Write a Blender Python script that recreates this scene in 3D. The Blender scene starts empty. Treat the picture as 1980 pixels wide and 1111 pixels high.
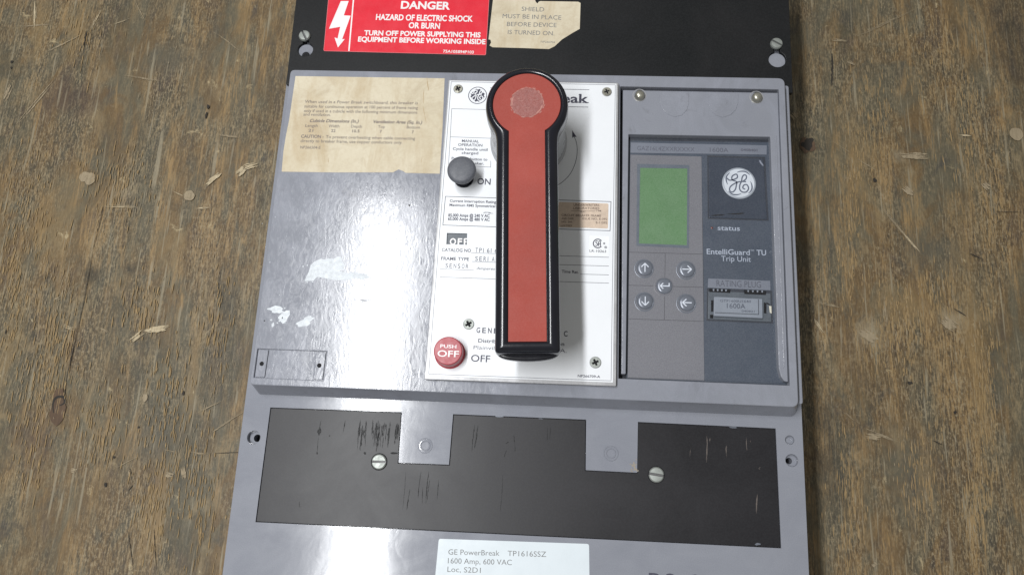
import bpy, bmesh, math, random
from mathutils import Vector, Matrix, Euler
from mathutils.geometry import tessellate_polygon
random.seed(7)
S = bpy.context.scene
MM = .001
UP = 118.0            # the front face of the housing stands 118 mm above the board

# ------------------------------------------------------------------ camera
CAM_LOC = Vector((24.047, -307.545, 538.277)); CAM_ROT = Euler((.251905, .048126, .046540), 'XYZ')
FPX = 1500.0
cd = bpy.data.cameras.new('camera'); cam = bpy.data.objects.new('camera', cd); S.collection.objects.link(cam)
cd.sensor_width = 36; cd.lens = FPX/1980*36; cd.clip_start = .01; cd.clip_end = 20
cam.location = (CAM_LOC + Vector((0, 0, UP)))*MM; cam.rotation_euler = CAM_ROT
S.camera = cam
# ------------------------------------------------------------------ room light (workshop, fluorescent tube overhead)
W = bpy.data.worlds.new('World'); S.world = W; W.use_nodes = True
W.node_tree.nodes['Background'].inputs[0].default_value = (1.0, .985, .93, 1)
W.node_tree.nodes['Background'].inputs[1].default_value = .26
ld = bpy.data.lights.new('ceiling_tube', 'AREA'); ld.shape = 'RECTANGLE'; ld.size = .10; ld.size_y = 1.30
ld.energy = 28.5; ld.color = (.98, .99, 1.0)
lamp = bpy.data.objects.new('ceiling_tube', ld); S.collection.objects.link(lamp)
lamp.location = (-.46, -.21, 1.5 + UP*MM); lamp.rotation_euler = (0, math.radians(-16), 0)
S.view_settings.view_transform = 'Standard'; S.view_settings.look = 'None'
S.view_settings.exposure = 0; S.view_settings.gamma = 1
S.render.engine = 'CYCLES'

# ------------------------------------------------------------------ measuring: photograph point -> millimetres on the level z
_r = CAM_ROT.to_matrix()
def M(u, v, z=0.0):
    d = _r @ Vector(((u-990)/FPX, -(v-555.5)/FPX, -1)); t = (z-CAM_LOC.z)/d.z
    p = CAM_LOC + d*t
    return (p.x, p.y)
def MP(pts, z=0.0): return [M(u, v, z) for u, v in pts]

# ------------------------------------------------------------------ materials
def lin(c):
    return tuple((x/255/12.92 if x/255 <= .04045 else ((x/255+.055)/1.055)**2.4) for x in c)
def new_mat(name):
    m = bpy.data.materials.new(name); m.use_nodes = True
    nt = m.node_tree; return m, nt, nt.nodes, nt.links, nt.nodes['Principled BSDF']
def noise(nt, vec, scale, detail=4, rough=.6, dist=0):
    n = nt.nodes.new('ShaderNodeTexNoise'); n.inputs['Scale'].default_value = scale
    n.inputs['Detail'].default_value = detail; n.inputs['Roughness'].default_value = rough; n.inputs['Distortion'].default_value = dist
    nt.links.new(vec, n.inputs['Vector']); return n.outputs['Fac']
def mapping(nt, sx=1, sy=1, sz=1, rz=0, loc=(0, 0, 0)):
    tc = nt.nodes.new('ShaderNodeTexCoord'); mp = nt.nodes.new('ShaderNodeMapping')
    mp.inputs['Scale'].default_value = (sx, sy, sz); mp.inputs['Rotation'].default_value = (0, 0, rz); mp.inputs['Location'].default_value = loc
    nt.links.new(tc.outputs['Object'], mp.inputs['Vector']); return mp.outputs['Vector']
def ramp(nt, fac, stops, interp='LINEAR'):
    r = nt.nodes.new('ShaderNodeValToRGB'); r.color_ramp.interpolation = interp
    e = r.color_ramp.elements
    while len(e) < len(stops): e.new(.5)
    for k, (p, c) in enumerate(stops):
        e[k].position = p; e[k].color = (c, c, c, 1) if isinstance(c, (int, float)) else (*c, 1)
    nt.links.new(fac, r.inputs[0]); return r.outputs[0]
def mix(nt, fac, a, b, mode='MIX'):
    n = nt.nodes.new('ShaderNodeMix'); n.data_type = 'RGBA'; n.blend_type = mode
    for sock, v in ((n.inputs[0], fac), (n.inputs[6], a), (n.inputs[7], b)):
        if isinstance(v, (int, float)): sock.default_value = v
        elif isinstance(v, tuple): sock.default_value = (*v, 1)
        else: nt.links.new(v, sock)
    return n.outputs[2]
def bump(nt, h, strength, dist=.0005):
    b = nt.nodes.new('ShaderNodeBump'); b.inputs['Strength'].default_value = strength; b.inputs['Distance'].default_value = dist
    nt.links.new(h, b.inputs['Height']); return b.outputs['Normal']

def plain(name, col, rough=.5, metal=0, spec=.5, var=.08, scale=60, grain=.05, bmp=.0, rvar=.1, coat=0):
    m, nt, N, L, P = new_mat(name)
    v = mapping(nt)
    a = noise(nt, v, scale, 5); g = noise(nt, v, 1400, 2)
    c = mix(nt, ramp(nt, a, [(.3, 0.), (.7, 1.)]), tuple(x*(1-var) for x in col), tuple(min(1, x*(1+var)) for x in col))
    c = mix(nt, ramp(nt, g, [(.3, 0.), (.7, 1.)]), mix(nt, grain, c, (0, 0, 0)), mix(nt, grain*.6, c, (1, 1, 1)))
    L.new(c, P.inputs['Base Color']); P.inputs['Metallic'].default_value = metal; P.inputs['Specular IOR Level'].default_value = spec
    L.new(ramp(nt, noise(nt, v, scale*1.7, 6), [(.3, max(.02, rough-rvar)), (.7, min(1, rough+rvar))]), P.inputs['Roughness'])
    if bmp: L.new(bump(nt, g, bmp, .00002), P.inputs['Normal'])
    if coat: P.inputs['Coat Weight'].default_value = coat; P.inputs['Coat Roughness'].default_value = .1
    return m

def housing_mat():
    m, nt, N, L, P = new_mat('grey_moulded_plastic')
    v = mapping(nt)
    big = noise(nt, v, 9, 5, .6); smudge = noise(nt, mapping(nt, 30, 18, 20), 1, 7, .7, 1.2); fine = noise(nt, v, 1500, 2, .5)
    c = mix(nt, ramp(nt, big, [(.3, 0.), (.7, 1.)]), (.225, .236, .272), (.270, .282, .322))
    c = mix(nt, ramp(nt, smudge, [(.45, 0.), (.75, .28)]), c, (.40, .42, .50))
    c = mix(nt, ramp(nt, noise(nt, mapping(nt, 80, 55, 50), 1, 6, .7, .6), [(.28, .35), (.4, 0.)]), c, (.13, .13, .14))
    c = mix(nt, ramp(nt, fine, [(.3, .14), (.7, 0.)]), c, (.04, .04, .05))
    L.new(c, P.inputs['Base Color'])
    wipe = noise(nt, mapping(nt, 160, 70, 80, .5), 1, 5, .7, 2.5)
    r = mix(nt, ramp(nt, smudge, [(.35, 0.), (.65, 1.)]), (.10,)*3, (.17,)*3)
    r = mix(nt, ramp(nt, wipe, [(.42, 0.), (.60, .5)]), r, (.30,)*3)
    L.new(r, P.inputs['Roughness']); P.inputs['Specular IOR Level'].default_value = .5
    b1 = bump(nt, noise(nt, mapping(nt, 26, 16, 20, .2), 1, 2, .5, .6), .14, .0006)
    b = nt.nodes.new('ShaderNodeBump'); b.inputs['Strength'].default_value = .5; b.inputs['Distance'].default_value = .00011
    L.new(noise(nt, mapping(nt, 150, 60, 100, .35), 1, 5, .6, 2.5), b.inputs['Height']); L.new(b1, b.inputs['Normal']); L.new(b.outputs[0], P.inputs['Normal'])
    return m
def base_mat():
    m, nt, N, L, P = new_mat('grey_base_plastic')
    v = mapping(nt)
    sm = noise(nt, mapping(nt, 26, 34, 20), 1, 6, .65, .8); fine = noise(nt, v, 1500, 2, .5)
    c = mix(nt, ramp(nt, sm, [(.3, 0.), (.7, 1.)]), (.235, .246, .284), (.268, .280, .318))
    c = mix(nt, ramp(nt, fine, [(.3, .14), (.7, 0.)]), c, (.04, .04, .05))
    L.new(c, P.inputs['Base Color'])
    L.new(ramp(nt, sm, [(.3, .11), (.7, .155)]), P.inputs['Roughness'])
    L.new(bump(nt, noise(nt, mapping(nt, 110, 60, 60), 1, 3, .5, .6), .3, .0001), P.inputs['Normal'])
    return m
def paper_mat():
    m, nt, N, L, P = new_mat('aged_cream_paper')
    v = mapping(nt)
    c = mix(nt, ramp(nt, noise(nt, mapping(nt, 14, 20, 10), 1, 6, .65, .5), [(.3, 0.), (.7, 1.)]), (.55, .48, .345), (.66, .60, .465))
    c = mix(nt, ramp(nt, noise(nt, mapping(nt, 50, 9, 10, .1, (3, 1, 0)), 1, 6, .7, .8), [(.46, 0.), (.70, .8)]), c, (.47, .37, .23))
    c = mix(nt, ramp(nt, noise(nt, mapping(nt, 26, 34, 10, .6, (5, 2, 0)), 1, 6, .7, 1.), [(.52, 0.), (.72, .5)]), c, (.40, .32, .21))
    c = mix(nt, ramp(nt, noise(nt, v, 420, 4, .7), [(.3, .18), (.55, 0.)]), c, (.38, .27, .15))
    L.new(c, P.inputs['Base Color']); P.inputs['Roughness'].default_value = .6; P.inputs['Specular IOR Level'].default_value = .35
    L.new(bump(nt, noise(nt, v, 60, 4, .5), .2, .0004), P.inputs['Normal'])
    return m
def panel_mat(name, c0, c1, r0, r1):
    m, nt, N, L, P = new_mat(name)
    v = mapping(nt)
    a = noise(nt, mapping(nt, 12, 12, 10), 1, 6, .65, .6)
    c = mix(nt, ramp(nt, a, [(.3, 0.), (.7, 1.)]), c0, c1)
    c = mix(nt, ramp(nt, noise(nt, v, 900, 2), [(.40, 0.), (.62, .06)]), c, (.08, .085, .09))
    L.new(c, P.inputs['Base Color'])
    L.new(ramp(nt, a, [(.3, r0), (.7, r1)]), P.inputs['Roughness']); P.inputs['Specular IOR Level'].default_value = .30
    L.new(bump(nt, noise(nt, v, 900, 2), .3, .00002), P.inputs['Normal'])
    return m
_DK, _PU, _GO, _PA, _GY = (.040, .036, .026), (.072, .048, .036), (.245, .165, .074), (.32, .26, .165), (.094, .086, .062)
STAINS = [(150, 190, 75, 55, _PU, .8), (60, 850, 60, 80, _PU, .6), (440, 560, 28, 90, _DK, .6), (178, 532, 28, 26, _DK, .8), (248, 520, 16, 16, _DK, .8), (1605, 880, 40, 170, _DK, .65), (1955, 70, 60, 170, _DK, .65), (1800, 480, 80, 70, _GY, .8),
  (75, 40, 26, 110, _GO, .75), (150, 60, 30, 90, _GO, .55), (1750, 590, 70, 50, _GO, .65), (1885, 660, 26, 260, _GO, .6), (1660, 320, 36, 130, _GO, .55), (290, 1010, 34, 110, _GO, .6), (110, 430, 60, 130, _GO, .5), (375, 720, 18, 90, _GO, .6),
  (1845, 615, 34, 26, _PA, .7), (1682, 645, 36, 34, _PA, .65), (1740, 300, 22, 16, _PA, .5), (245, 365, 40, 30, _PA, .45), (10, 700, 26, 150, _GO, .5), (330, 470, 50, 70, _GO, .45), (1560, 60, 40, 60, _GY, .7), (330, 110, 90, 60, _GY, .7), (300, 850, 70, 60, _GY, .7), (1760, 900, 70, 90, _GY, .6), (470, 40, 26, 80, _GO, .5)]
def wood_mat():
    m, nt, N, L, P = new_mat('weathered_plywood')
    v = mapping(nt)
    blotch = noise(nt, mapping(nt, 9, 3.4, 4, .06), 1, 6, .62, 1.2)
    blotch2 = noise(nt, mapping(nt, 17, 8, 4, -.12, (4, 2, 0)), 1, 6, .66, 1.8)
    streak = noise(nt, mapping(nt, 60, 7, 5, .03), 1, 5, .65, .9)
    grain = noise(nt, mapping(nt, 520, 46, 5, .02), 1, 3, .65, .9)
    grain2 = noise(nt, mapping(nt, 760, 110, 5, .05, (2, 5, 0)), 1, 2, .6, .9)
    speck = noise(nt, mapping(nt, 700, 330, 5), 1, 3, .7)
    patch = noise(nt, mapping(nt, 48, 22, 5, .05, (3, 8, 0)), 1, 5, .7, .8)
    rough_m = ramp(nt, noise(nt, mapping(nt, 15, 6, 4, .1, (6, 6, 0)), 1, 4, .6, 1.2), [(.40, .22), (.60, 1.)])
    mul = lambda q: mix(nt, 1., q, rough_m, 'MULTIPLY')
    c = mix(nt, ramp(nt, blotch, [(.42, 0.), (.55, 1.)]), (.080, .070, .045), (.135, .088, .040))
    c = mix(nt, ramp(nt, blotch2, [(.47, 0.), (.58, .85)]), c, (.112, .100, .066))
    c = mix(nt, ramp(nt, blotch2, [(.33, .8), (.43, 0.)]), c, (.092, .066, .046))
    c = mix(nt, ramp(nt, patch, [(.54, 0.), (.66, .6)]), c, (.250, .190, .105))
    c = mix(nt, ramp(nt, patch, [(.34, .6), (.45, 0.)]), c, (.062, .058, .046))
    msk = mix(nt, 1., ramp(nt, streak, [(.48, 0.), (.60, 1.)]), ramp(nt, grain, [(.45, .15), (.58, .9)]), 'MULTIPLY')
    msk = mix(nt, 1., msk, ramp(nt, blotch, [(.42, .15), (.54, 1.)]), 'MULTIPLY')
    c = mix(nt, msk, c, (.290, .190, .084))
    c = mix(nt, mul(ramp(nt, grain, [(.34, .62), (.46, 0.)])), c, (.045, .037, .026))
    c = mix(nt, mul(ramp(nt, grain2, [(.36, .60), (.47, 0.)])), c, (.048, .040, .029))
    c = mix(nt, mul(ramp(nt, grain2, [(.52, 0.), (.62, .6)])), c, (.320, .245, .140))
    c = mix(nt, mul(ramp(nt, speck, [(.54, 0.), (.64, .6)])), c, (.320, .265, .175))
    c = mix(nt, mul(ramp(nt, speck, [(.34, .62), (.45, 0.)])), c, (.036, .031, .024))
    sn = noise(nt, mapping(nt, 60, 25, 5, 0, (1, 1, 0)), 1, 6, .75, 1.)
    for u, w_, ru, rv, col, k in STAINS:
        cx, cy = M(u, w_, -UP); rx, ry = ru*.44*MM, rv*.44*MM
        tc = nt.nodes.new('ShaderNodeTexCoord'); mp = nt.nodes.new('ShaderNodeMapping'); ln = nt.nodes.new('ShaderNodeVectorMath'); ln.operation = 'LENGTH'
        mp.inputs['Scale'].default_value = (1/rx, 1/ry, 0); mp.inputs['Location'].default_value = (-cx*MM/rx, -cy*MM/ry, 0)
        L.new(tc.outputs['Object'], mp.inputs['Vector']); L.new(mp.outputs[0], ln.inputs[0])
        ad = nt.nodes.new('ShaderNodeMath'); ad.operation = 'MULTIPLY_ADD'; L.new(sn, ad.inputs[0]); ad.inputs[1].default_value = 2.6; L.new(ln.outputs['Value'], ad.inputs[2])
        rp = nt.nodes.new('ShaderNodeMapRange'); L.new(ad.outputs[0], rp.inputs[0]); rp.inputs[1].default_value = 1.35; rp.inputs[2].default_value = 2.35; rp.inputs[3].default_value = k; rp.inputs[4].default_value = 0.
        c = mix(nt, rp.outputs[0], c, col)
    for rz, lo, sx, sy, th in ((.9, (1, 7, 0), 190, 9, .69), (-.75, (5, 2, 0), 230, 10, .70), (1.5, (9, 4, 0), 260, 14, .70)):
        sc = noise(nt, mapping(nt, sx, sy, 5, rz, lo), 1, 3, .6, .25)
        c = mix(nt, ramp(nt, sc, [(th-.06, 0.), (th, .6)]), c, (.30, .26, .18))
    chips = noise(nt, mapping(nt, 60, 40, 5, .3, (7, 3, 0)), 1, 7, .75, .5)
    c = mix(nt, ramp(nt, chips, [(.63, 0.), (.69, .8)]), c, (.42, .34, .20))
    c = mix(nt, ramp(nt, noise(nt, mapping(nt, 24, 13, 5, .1, (2, 9, 0)), 1, 6, .7, 1.), [(.28, .7), (.38, 0.)]), c, (.052, .050, .048))
    L.new(c, P.inputs['Base Color'])
    L.new(ramp(nt, grain, [(.3, .62), (.7, .48)]), P.inputs['Roughness']); P.inputs['Specular IOR Level'].default_value = .35
    b1 = bump(nt, grain, .5, .0003)
    b = nt.nodes.new('ShaderNodeBump'); b.inputs['Strength'].default_value = .5; b.inputs['Distance'].default_value = .00014
    L.new(speck, b.inputs['Height']); L.new(b1, b.inputs['Normal']); L.new(b.outputs[0], P.inputs['Normal'])
    return m
def raw_wood_mat(name, c0, c1):
    m, nt, N, L, P = new_mat(name)
    c = mix(nt, ramp(nt, noise(nt, mapping(nt, 420, 60, 5), 1, 5, .75), [(.3, 0.), (.7, 1.)]), c0, c1)
    L.new(c, P.inputs['Base Color']); P.inputs['Roughness'].default_value = .75
    return m

HOUS = housing_mat(); BASE = base_mat(); PAPER = paper_mat(); WOOD = wood_mat()
SHIELD = panel_mat('black_fibre_board', (.006, .007, .008), (.010, .010, .011), .38, .46)
PANEL = panel_mat('dark_grey_panel', (.011, .0105, .0125), (.017, .016, .019), .36, .44)
WHITE = plain('white_enamel', (.78, .80, .83), .35, var=.02, scale=25, grain=.02)
FRAME = plain('dull_aluminium', (.36, .36, .37), .42, metal=.35, var=.10, grain=.10)
INK = plain('dark_blue_ink', (.030, .030, .060), .5, var=.05, grain=.05)
INKB = plain('black_ink', (.020, .020, .025), .5, grain=.05)
FADED = plain('faded_ink', (.17, .14, .13), .7, var=.25, scale=300)
CREAMINK = plain('grey_print', (.17, .17, .17), .7, var=.2, scale=300)
WPRINT = plain('white_print', (.82, .80, .80), .4, grain=.03)
RED = plain('red_vinyl', (.70, .016, .036), .33, var=.06, grain=.03)
CORAL = plain('faded_red_inlay', (.320, .055, .040), .62, spec=.25, var=.09, scale=24, grain=.03, bmp=.05)
WORN = plain('worn_red_spot', (.27, .070, .056), .5, var=.10, scale=260, grain=.12)
SCUFF = plain('pale_scuff', (.40, .17, .14), .5, var=.25, scale=400)
BLACK = plain('glossy_black_plastic', (.0055, .006, .011), .21, spec=.6, var=.2, scale=40, rvar=.03, grain=.0)
HUB = plain('grey_hub_plastic', (.36, .37, .39), .30, var=.12, scale=50)
KNOB = plain('slate_rubber', (.080, .086, .104), .5, var=.1, scale=120, grain=.10)
BUTTON = plain('red_button_plastic', (.38, .034, .050), .38, var=.06, scale=120, grain=.06)
STEEL = plain('zinc_plated_steel', (.30, .32, .30), .5, metal=.55, var=.12, scale=200, rvar=.12)
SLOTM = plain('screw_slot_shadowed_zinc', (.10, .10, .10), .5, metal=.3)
BRASS = plain('tarnished_screw', (.40, .39, .33), .34, metal=.8, var=.2, scale=250)
DARKHOLE = plain('dark_recess', (.006, .006, .008), .8, spec=.1)  # near-black colour stands in for the shade inside holes and slots
SLATE = plain('slate_blue_face', (.045, .059, .086), .45, var=.06, scale=30, grain=.06)
SLATE2 = plain('dark_slate_window', (.038, .048, .070), .2, spec=.6, var=.06, grain=.04)
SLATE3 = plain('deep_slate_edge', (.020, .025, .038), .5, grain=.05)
TAUPE = plain('taupe_keypad', (.140, .141, .162), .5, var=.04, scale=30, grain=.08)
STRIP = plain('pale_grey_strip', (.150, .165, .205), .5, var=.04, grain=.05)
LCD = plain('green_lcd', (.098, .205, .092), .35, var=.05, scale=40, grain=.08)
KEYM = plain('silver_key', (.15, .165, .20), .28, metal=.2, var=.08)
KEYP = plain('light_key_print', (.62, .66, .74), .5)
PLUGM = plain('rating_plug_grey', (.21, .235, .28), .45, grain=.05)
BUFF = plain('buff_label', (.60, .47, .36), .55, var=.12, scale=160, grain=.12)
CSAW = plain('clean_white_label', (.84, .86, .88), .35, grain=.01)
STICK = plain('blue_white_sticker', (.62, .68, .72), .45, var=.02, grain=.02)
FLAG = plain('slate_flag', (.105, .120, .140), .5)
RESID = plain('white_residue', (.68, .72, .76), .7, var=.15, scale=350, grain=.10)
MARK = plain('black_scratch', (.006, .006, .007), .6, spec=.2)
BROWN = plain('brown_scratch', (.100, .080, .068), .6)
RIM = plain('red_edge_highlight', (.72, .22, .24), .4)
GOUGE = raw_wood_mat('raw_pale_timber', (.34, .27, .16), (.56, .47, .32))
GOUGE2 = raw_wood_mat('dulled_timber', (.22, .175, .11), (.36, .29, .19))
CRACKM = raw_wood_mat('dark_split', (.012, .010, .008), (.030, .024, .018))
GOLD = raw_wood_mat('golden_grain_fibre', (.20, .135, .060), (.36, .25, .12))
KNOT = raw_wood_mat('knot_wood', (.060, .036, .022), (.13, .080, .045))

# ------------------------------------------------------------------ object helpers
ROOT_LOC = Vector((0, -.12, 0))
root = bpy.data.objects.new('circuit_breaker', None); S.collection.objects.link(root); root.location = ROOT_LOC
root.empty_display_size = .05
root['label'] = 'grey industrial circuit breaker with red-faced black handle lying on a worn wooden board'
root['category'] = 'circuit breaker'
def link(name, me, mat, parent=root, label=None, kind=None, smooth=None):
    o = bpy.data.objects.new(name, me); S.collection.objects.link(o)
    if mat: me.materials.append(mat)
    if parent is not None:
        o.parent = parent
        if parent is root: o.location = -ROOT_LOC
    if label: o['label'] = label
    if kind: o['kind'] = kind
    if smooth is not None:
        me.polygons.foreach_set('use_smooth', [True]*len(me.polygons)); me.set_sharp_from_angle(angle=math.radians(smooth))
    return o
def P3(x, y, z): return Vector((x, y, z+UP))*MM
def bm_obj(name, bm, mat, parent=root, **k):
    me = bpy.data.meshes.new(name); bm.normal_update(); bm.to_mesh(me); bm.free(); return link(name, me, mat, parent, **k)
def add_prism(bm, outer, holes, z0, z1, lower=None):
    loops = [list(outer)] + [list(h) for h in holes]
    tri = tessellate_polygon([[Vector((x, y, 0)) for x, y in l] for l in loops])
    flat = [p for l in loops for p in l]
    low = (list(lower) if lower else list(outer)) + [p for h in holes for p in h]
    T = [bm.verts.new(P3(x, y, z1)) for x, y in flat]; B = [bm.verts.new(P3(x, y, z0)) for x, y in low]
    tops = []
    for t in tri:
        try: f = bm.faces.new([T[i] for i in t]); tops.append(f); bm.faces.new([B[i] for i in reversed(t)])
        except ValueError: pass
    i0 = 0
    for l in loops:
        n = len(l)
        for k in range(n):
            a, b = i0+k, i0+(k+1) % n
            try: bm.faces.new((T[a], T[b], B[b], B[a]))
            except ValueError: pass
        i0 += n
def prism(name, outer, holes, z0, z1, mat, parent=root, bevel=0, seg=2, lower=None, **k):
    bm = bmesh.new(); add_prism(bm, outer, holes, z0, z1, lower)
    bmesh.ops.recalc_face_normals(bm, faces=bm.faces)
    bmesh.ops.dissolve_limit(bm, angle_limit=.003, verts=bm.verts, edges=bm.edges)
    o = bm_obj(name, bm, mat, parent, **k)
    if bevel:
        b = o.modifiers.new('bevel', 'BEVEL'); b.width = bevel*MM; b.segments = seg; b.limit_method = 'ANGLE'; b.angle_limit = math.radians(35)
        b.harden_normals = False
    return o
def circ(cx, cy, r, n=40, a0=0, ry=None): return [(cx+r*math.cos(a0+2*math.pi*k/n), cy+(ry or r)*math.sin(a0+2*math.pi*k/n)) for k in range(n)]
def rrect(pts, r, n=5):
    out = []; m = len(pts); rs = r if isinstance(r, (list, tuple)) else [r]*m
    for i in range(m):
        p = Vector(pts[i]); a = Vector(pts[i-1])-p; b = Vector(pts[(i+1) % m])-p; R = rs[i]
        if R <= 0: out.append(tuple(p)); continue
        ang = a.angle(b); d = min(R/math.tan(ang/2), a.length*.49, b.length*.49); a.normalize(); b.normalize()
        s, e = p+a*d, p+b*d
        for k in range(n+1):
            t = k/n; q = s*(1-t)**2 + p*2*t*(1-t) + e*t*t; out.append((q.x, q.y))
    return out
def box_mm(x0, y0, x1, y1): return [(x0, y0), (x1, y0), (x1, y1), (x0, y1)]
def lathe(name, cx, cy, prof, mat, parent=root, n=56, smooth=35, **k):
    bm = bmesh.new(); rings = []
    for r, z in prof:
        rings.append([bm.verts.new(P3(cx, cy, z))] if r <= 0 else [bm.verts.new(P3(cx+r*math.cos(2*math.pi*i/n), cy+r*math.sin(2*math.pi*i/n), z)) for i in range(n)])
    for a, b in zip(rings, rings[1:]):
        for i in range(n):
            j = (i+1) % n
            if len(a) == 1 and len(b) > 1: bm.faces.new((a[0], b[i], b[j]))
            elif len(b) == 1 and len(a) > 1: bm.faces.new((a[i], b[0], a[j]))
            elif len(a) > 1: bm.faces.new((a[i], b[i], b[j], a[j]))
    bmesh.ops.recalc_face_normals(bm, faces=bm.faces)
    return bm_obj(name, bm, mat, parent, smooth=smooth, **k)

def catmull(pts, n=8):
    out = []; p = [pts[0]] + list(pts) + [pts[-1]]
    for i in range(1, len(p)-2):
        for k in range(n):
            t = k/n; q = []
            for d in (0, 1):
                a, b, c, e = p[i-1][d], p[i][d], p[i+1][d], p[i+2][d]
                q.append(.5*((2*b)+(-a+c)*t+(2*a-5*b+4*c-e)*t*t+(-a+3*b-3*c+e)*t**3))
            out.append(tuple(q))
    out.append(tuple(pts[-1])); return out

class Print:
    """flat print gathered into one mesh: lettering, ruled lines, logo strokes"""
    def __init__(s): s.v = []; s.f = []
    def bump_z(s, z):
        s.k += 1; return z+(s.k % s.mod)*s.step
    k = 0; mod = 40; step = .0012
    def poly(s, pts, z):
        z = s.bump_z(z)
        t = tessellate_polygon([[Vector((x, y, 0)) for x, y in pts]]); b = len(s.v)
        s.v += [P3(x, y, z) for x, y in pts]
        for f in t:
            a, bb, c = (Vector(pts[i]) for i in f)
            cr = (bb-a).cross(c-a)
            s.f.append([b+i for i in (f if cr > 0 else reversed(f))])
    def ring(s, outer, inner, z):
        b = len(s.v); n = len(outer); s.v += [P3(x, y, z) for x, y in outer] + [P3(x, y, z) for x, y in inner]
        for i in range(n): j = (i+1) % n; s.f.append([b+i, b+j, b+n+j, b+n+i])
    def stroke(s, pts, w, z, taper=False):
        z = s.bump_z(z)
        n = len(pts); L = []; R = []
        for i, p in enumerate(pts):
            a = Vector(pts[max(0, i-1)]); c = Vector(pts[min(n-1, i+1)]); d = (c-a)
            if d.length < 1e-9: d = Vector((1, 0))
            d.normalize(); nn = Vector((-d.y, d.x)); ww = w/2
            if taper: ww *= (.25+.75*math.sin(math.pi*min(1, (i+.2)/n)))
            L.append(Vector(p)+nn*ww); R.append(Vector(p)-nn*ww)
        b = len(s.v); s.v += [P3(q.x, q.y, z) for q in L] + [P3(q.x, q.y, z) for q in R]
        for i in range(n-1): s.f.append([b+n+i, b+n+i+1, b+i+1, b+i])
    def line(s, a, b, z, w=.35): s.stroke([M(*a, z), M(*b, z)], w, z)
    def lines(s, pts, z, w=.35, closed=False):
        q = list(pts) + ([pts[0]] if closed else [])
        for a, b in zip(q, q[1:]):
            A, B = Vector(M(*a, z)), Vector(M(*b, z)); d = (B-A).normalized()*w*.5
            s.stroke([tuple(A-d), tuple(B+d)], w, z)
    def text(s, string, p0, p1, z, cap, weight=0.0, shear=0.0, mono=False, ref=None):
        """set string so that it runs from photo point p0 to p1 (baseline), capitals cap photo-pixels tall"""
        A, B = Vector(M(*p0, z)), Vector(M(*p1, z)); wd = (B-A).length; ux = (B-A).normalized()
        uy = Vector((-ux.y, ux.x)); h = (Vector(M(p0[0], p0[1]-cap, z))-A).length
        if mono:
            n = len(string); cell = wd/(n-.25)
            for i, ch in enumerate(string):
                if ch == ' ': continue
                vs, fs, w0, w1, ch_ = glyphs(ch, weight, shear); k = cell*.64/max(w1-w0, .01)
                if ch in "1I-.:": k = h/CAP*.8
                off = A+ux*(cell*i)
                s._put(vs, fs, off, ux, uy, k, h/CAP, w0)
            return
        vs, fs, w0, w1, _ = glyphs(string, weight, shear)
        s._put(vs, fs, A, ux, uy, wd/(w1-w0), h/CAP, w0)
        s.z = z
    def _put(s, vs, fs, A, ux, uy, kx, ky, w0):
        b = len(s.v); z = s.cz
        pos = [A+ux*((x-w0)*kx)+uy*(y*ky) for x, y in vs]
        for k, f in enumerate(fs):     # outlines of one letter may cross: lift each facet by a micron or so
            b = len(s.v); s.v += [P3(pos[i].x, pos[i].y, z+(k % 13)*.0012) for i in f]; s.f.append(list(range(b, b+len(f))))
    cz = 0
    def build(s, name, mat, parent, **k):
        me = bpy.data.meshes.new(name); me.from_pydata([tuple(v) for v in s.v], [], s.f); me.update(); return link(name, me, mat, parent, **k)
CAP = .7
def glyphs(string, weight=0, shear=0):
    c = bpy.data.curves.new('t', 'FONT'); c.body = string; c.size = 1; c.offset = weight; c.shear = shear; c.resolution_u = 3; c.fill_mode = 'FRONT'
    o = bpy.data.objects.new('t', c); S.collection.objects.link(o)
    dg = bpy.context.evaluated_depsgraph_get(); me = bpy.data.meshes.new_from_object(o.evaluated_get(dg))
    vs = [(v.co.x, v.co.y) for v in me.vertices]; fs = []
    for p in me.polygons:
        f = list(p.vertices)
        if p.normal.z < 0: f.reverse()
        fs.append(f)
    bpy.data.objects.remove(o); bpy.data.curves.remove(c); bpy.data.meshes.remove(me)
    xs = [x for x, y in vs] or [0, 1]
    return vs, fs, min(xs), max(xs), 0
_v = glyphs('H')[0]; CAP = max(y for x, y in _v)
def PR(z):
    p = Print(); p.cz = z; return p

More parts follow.
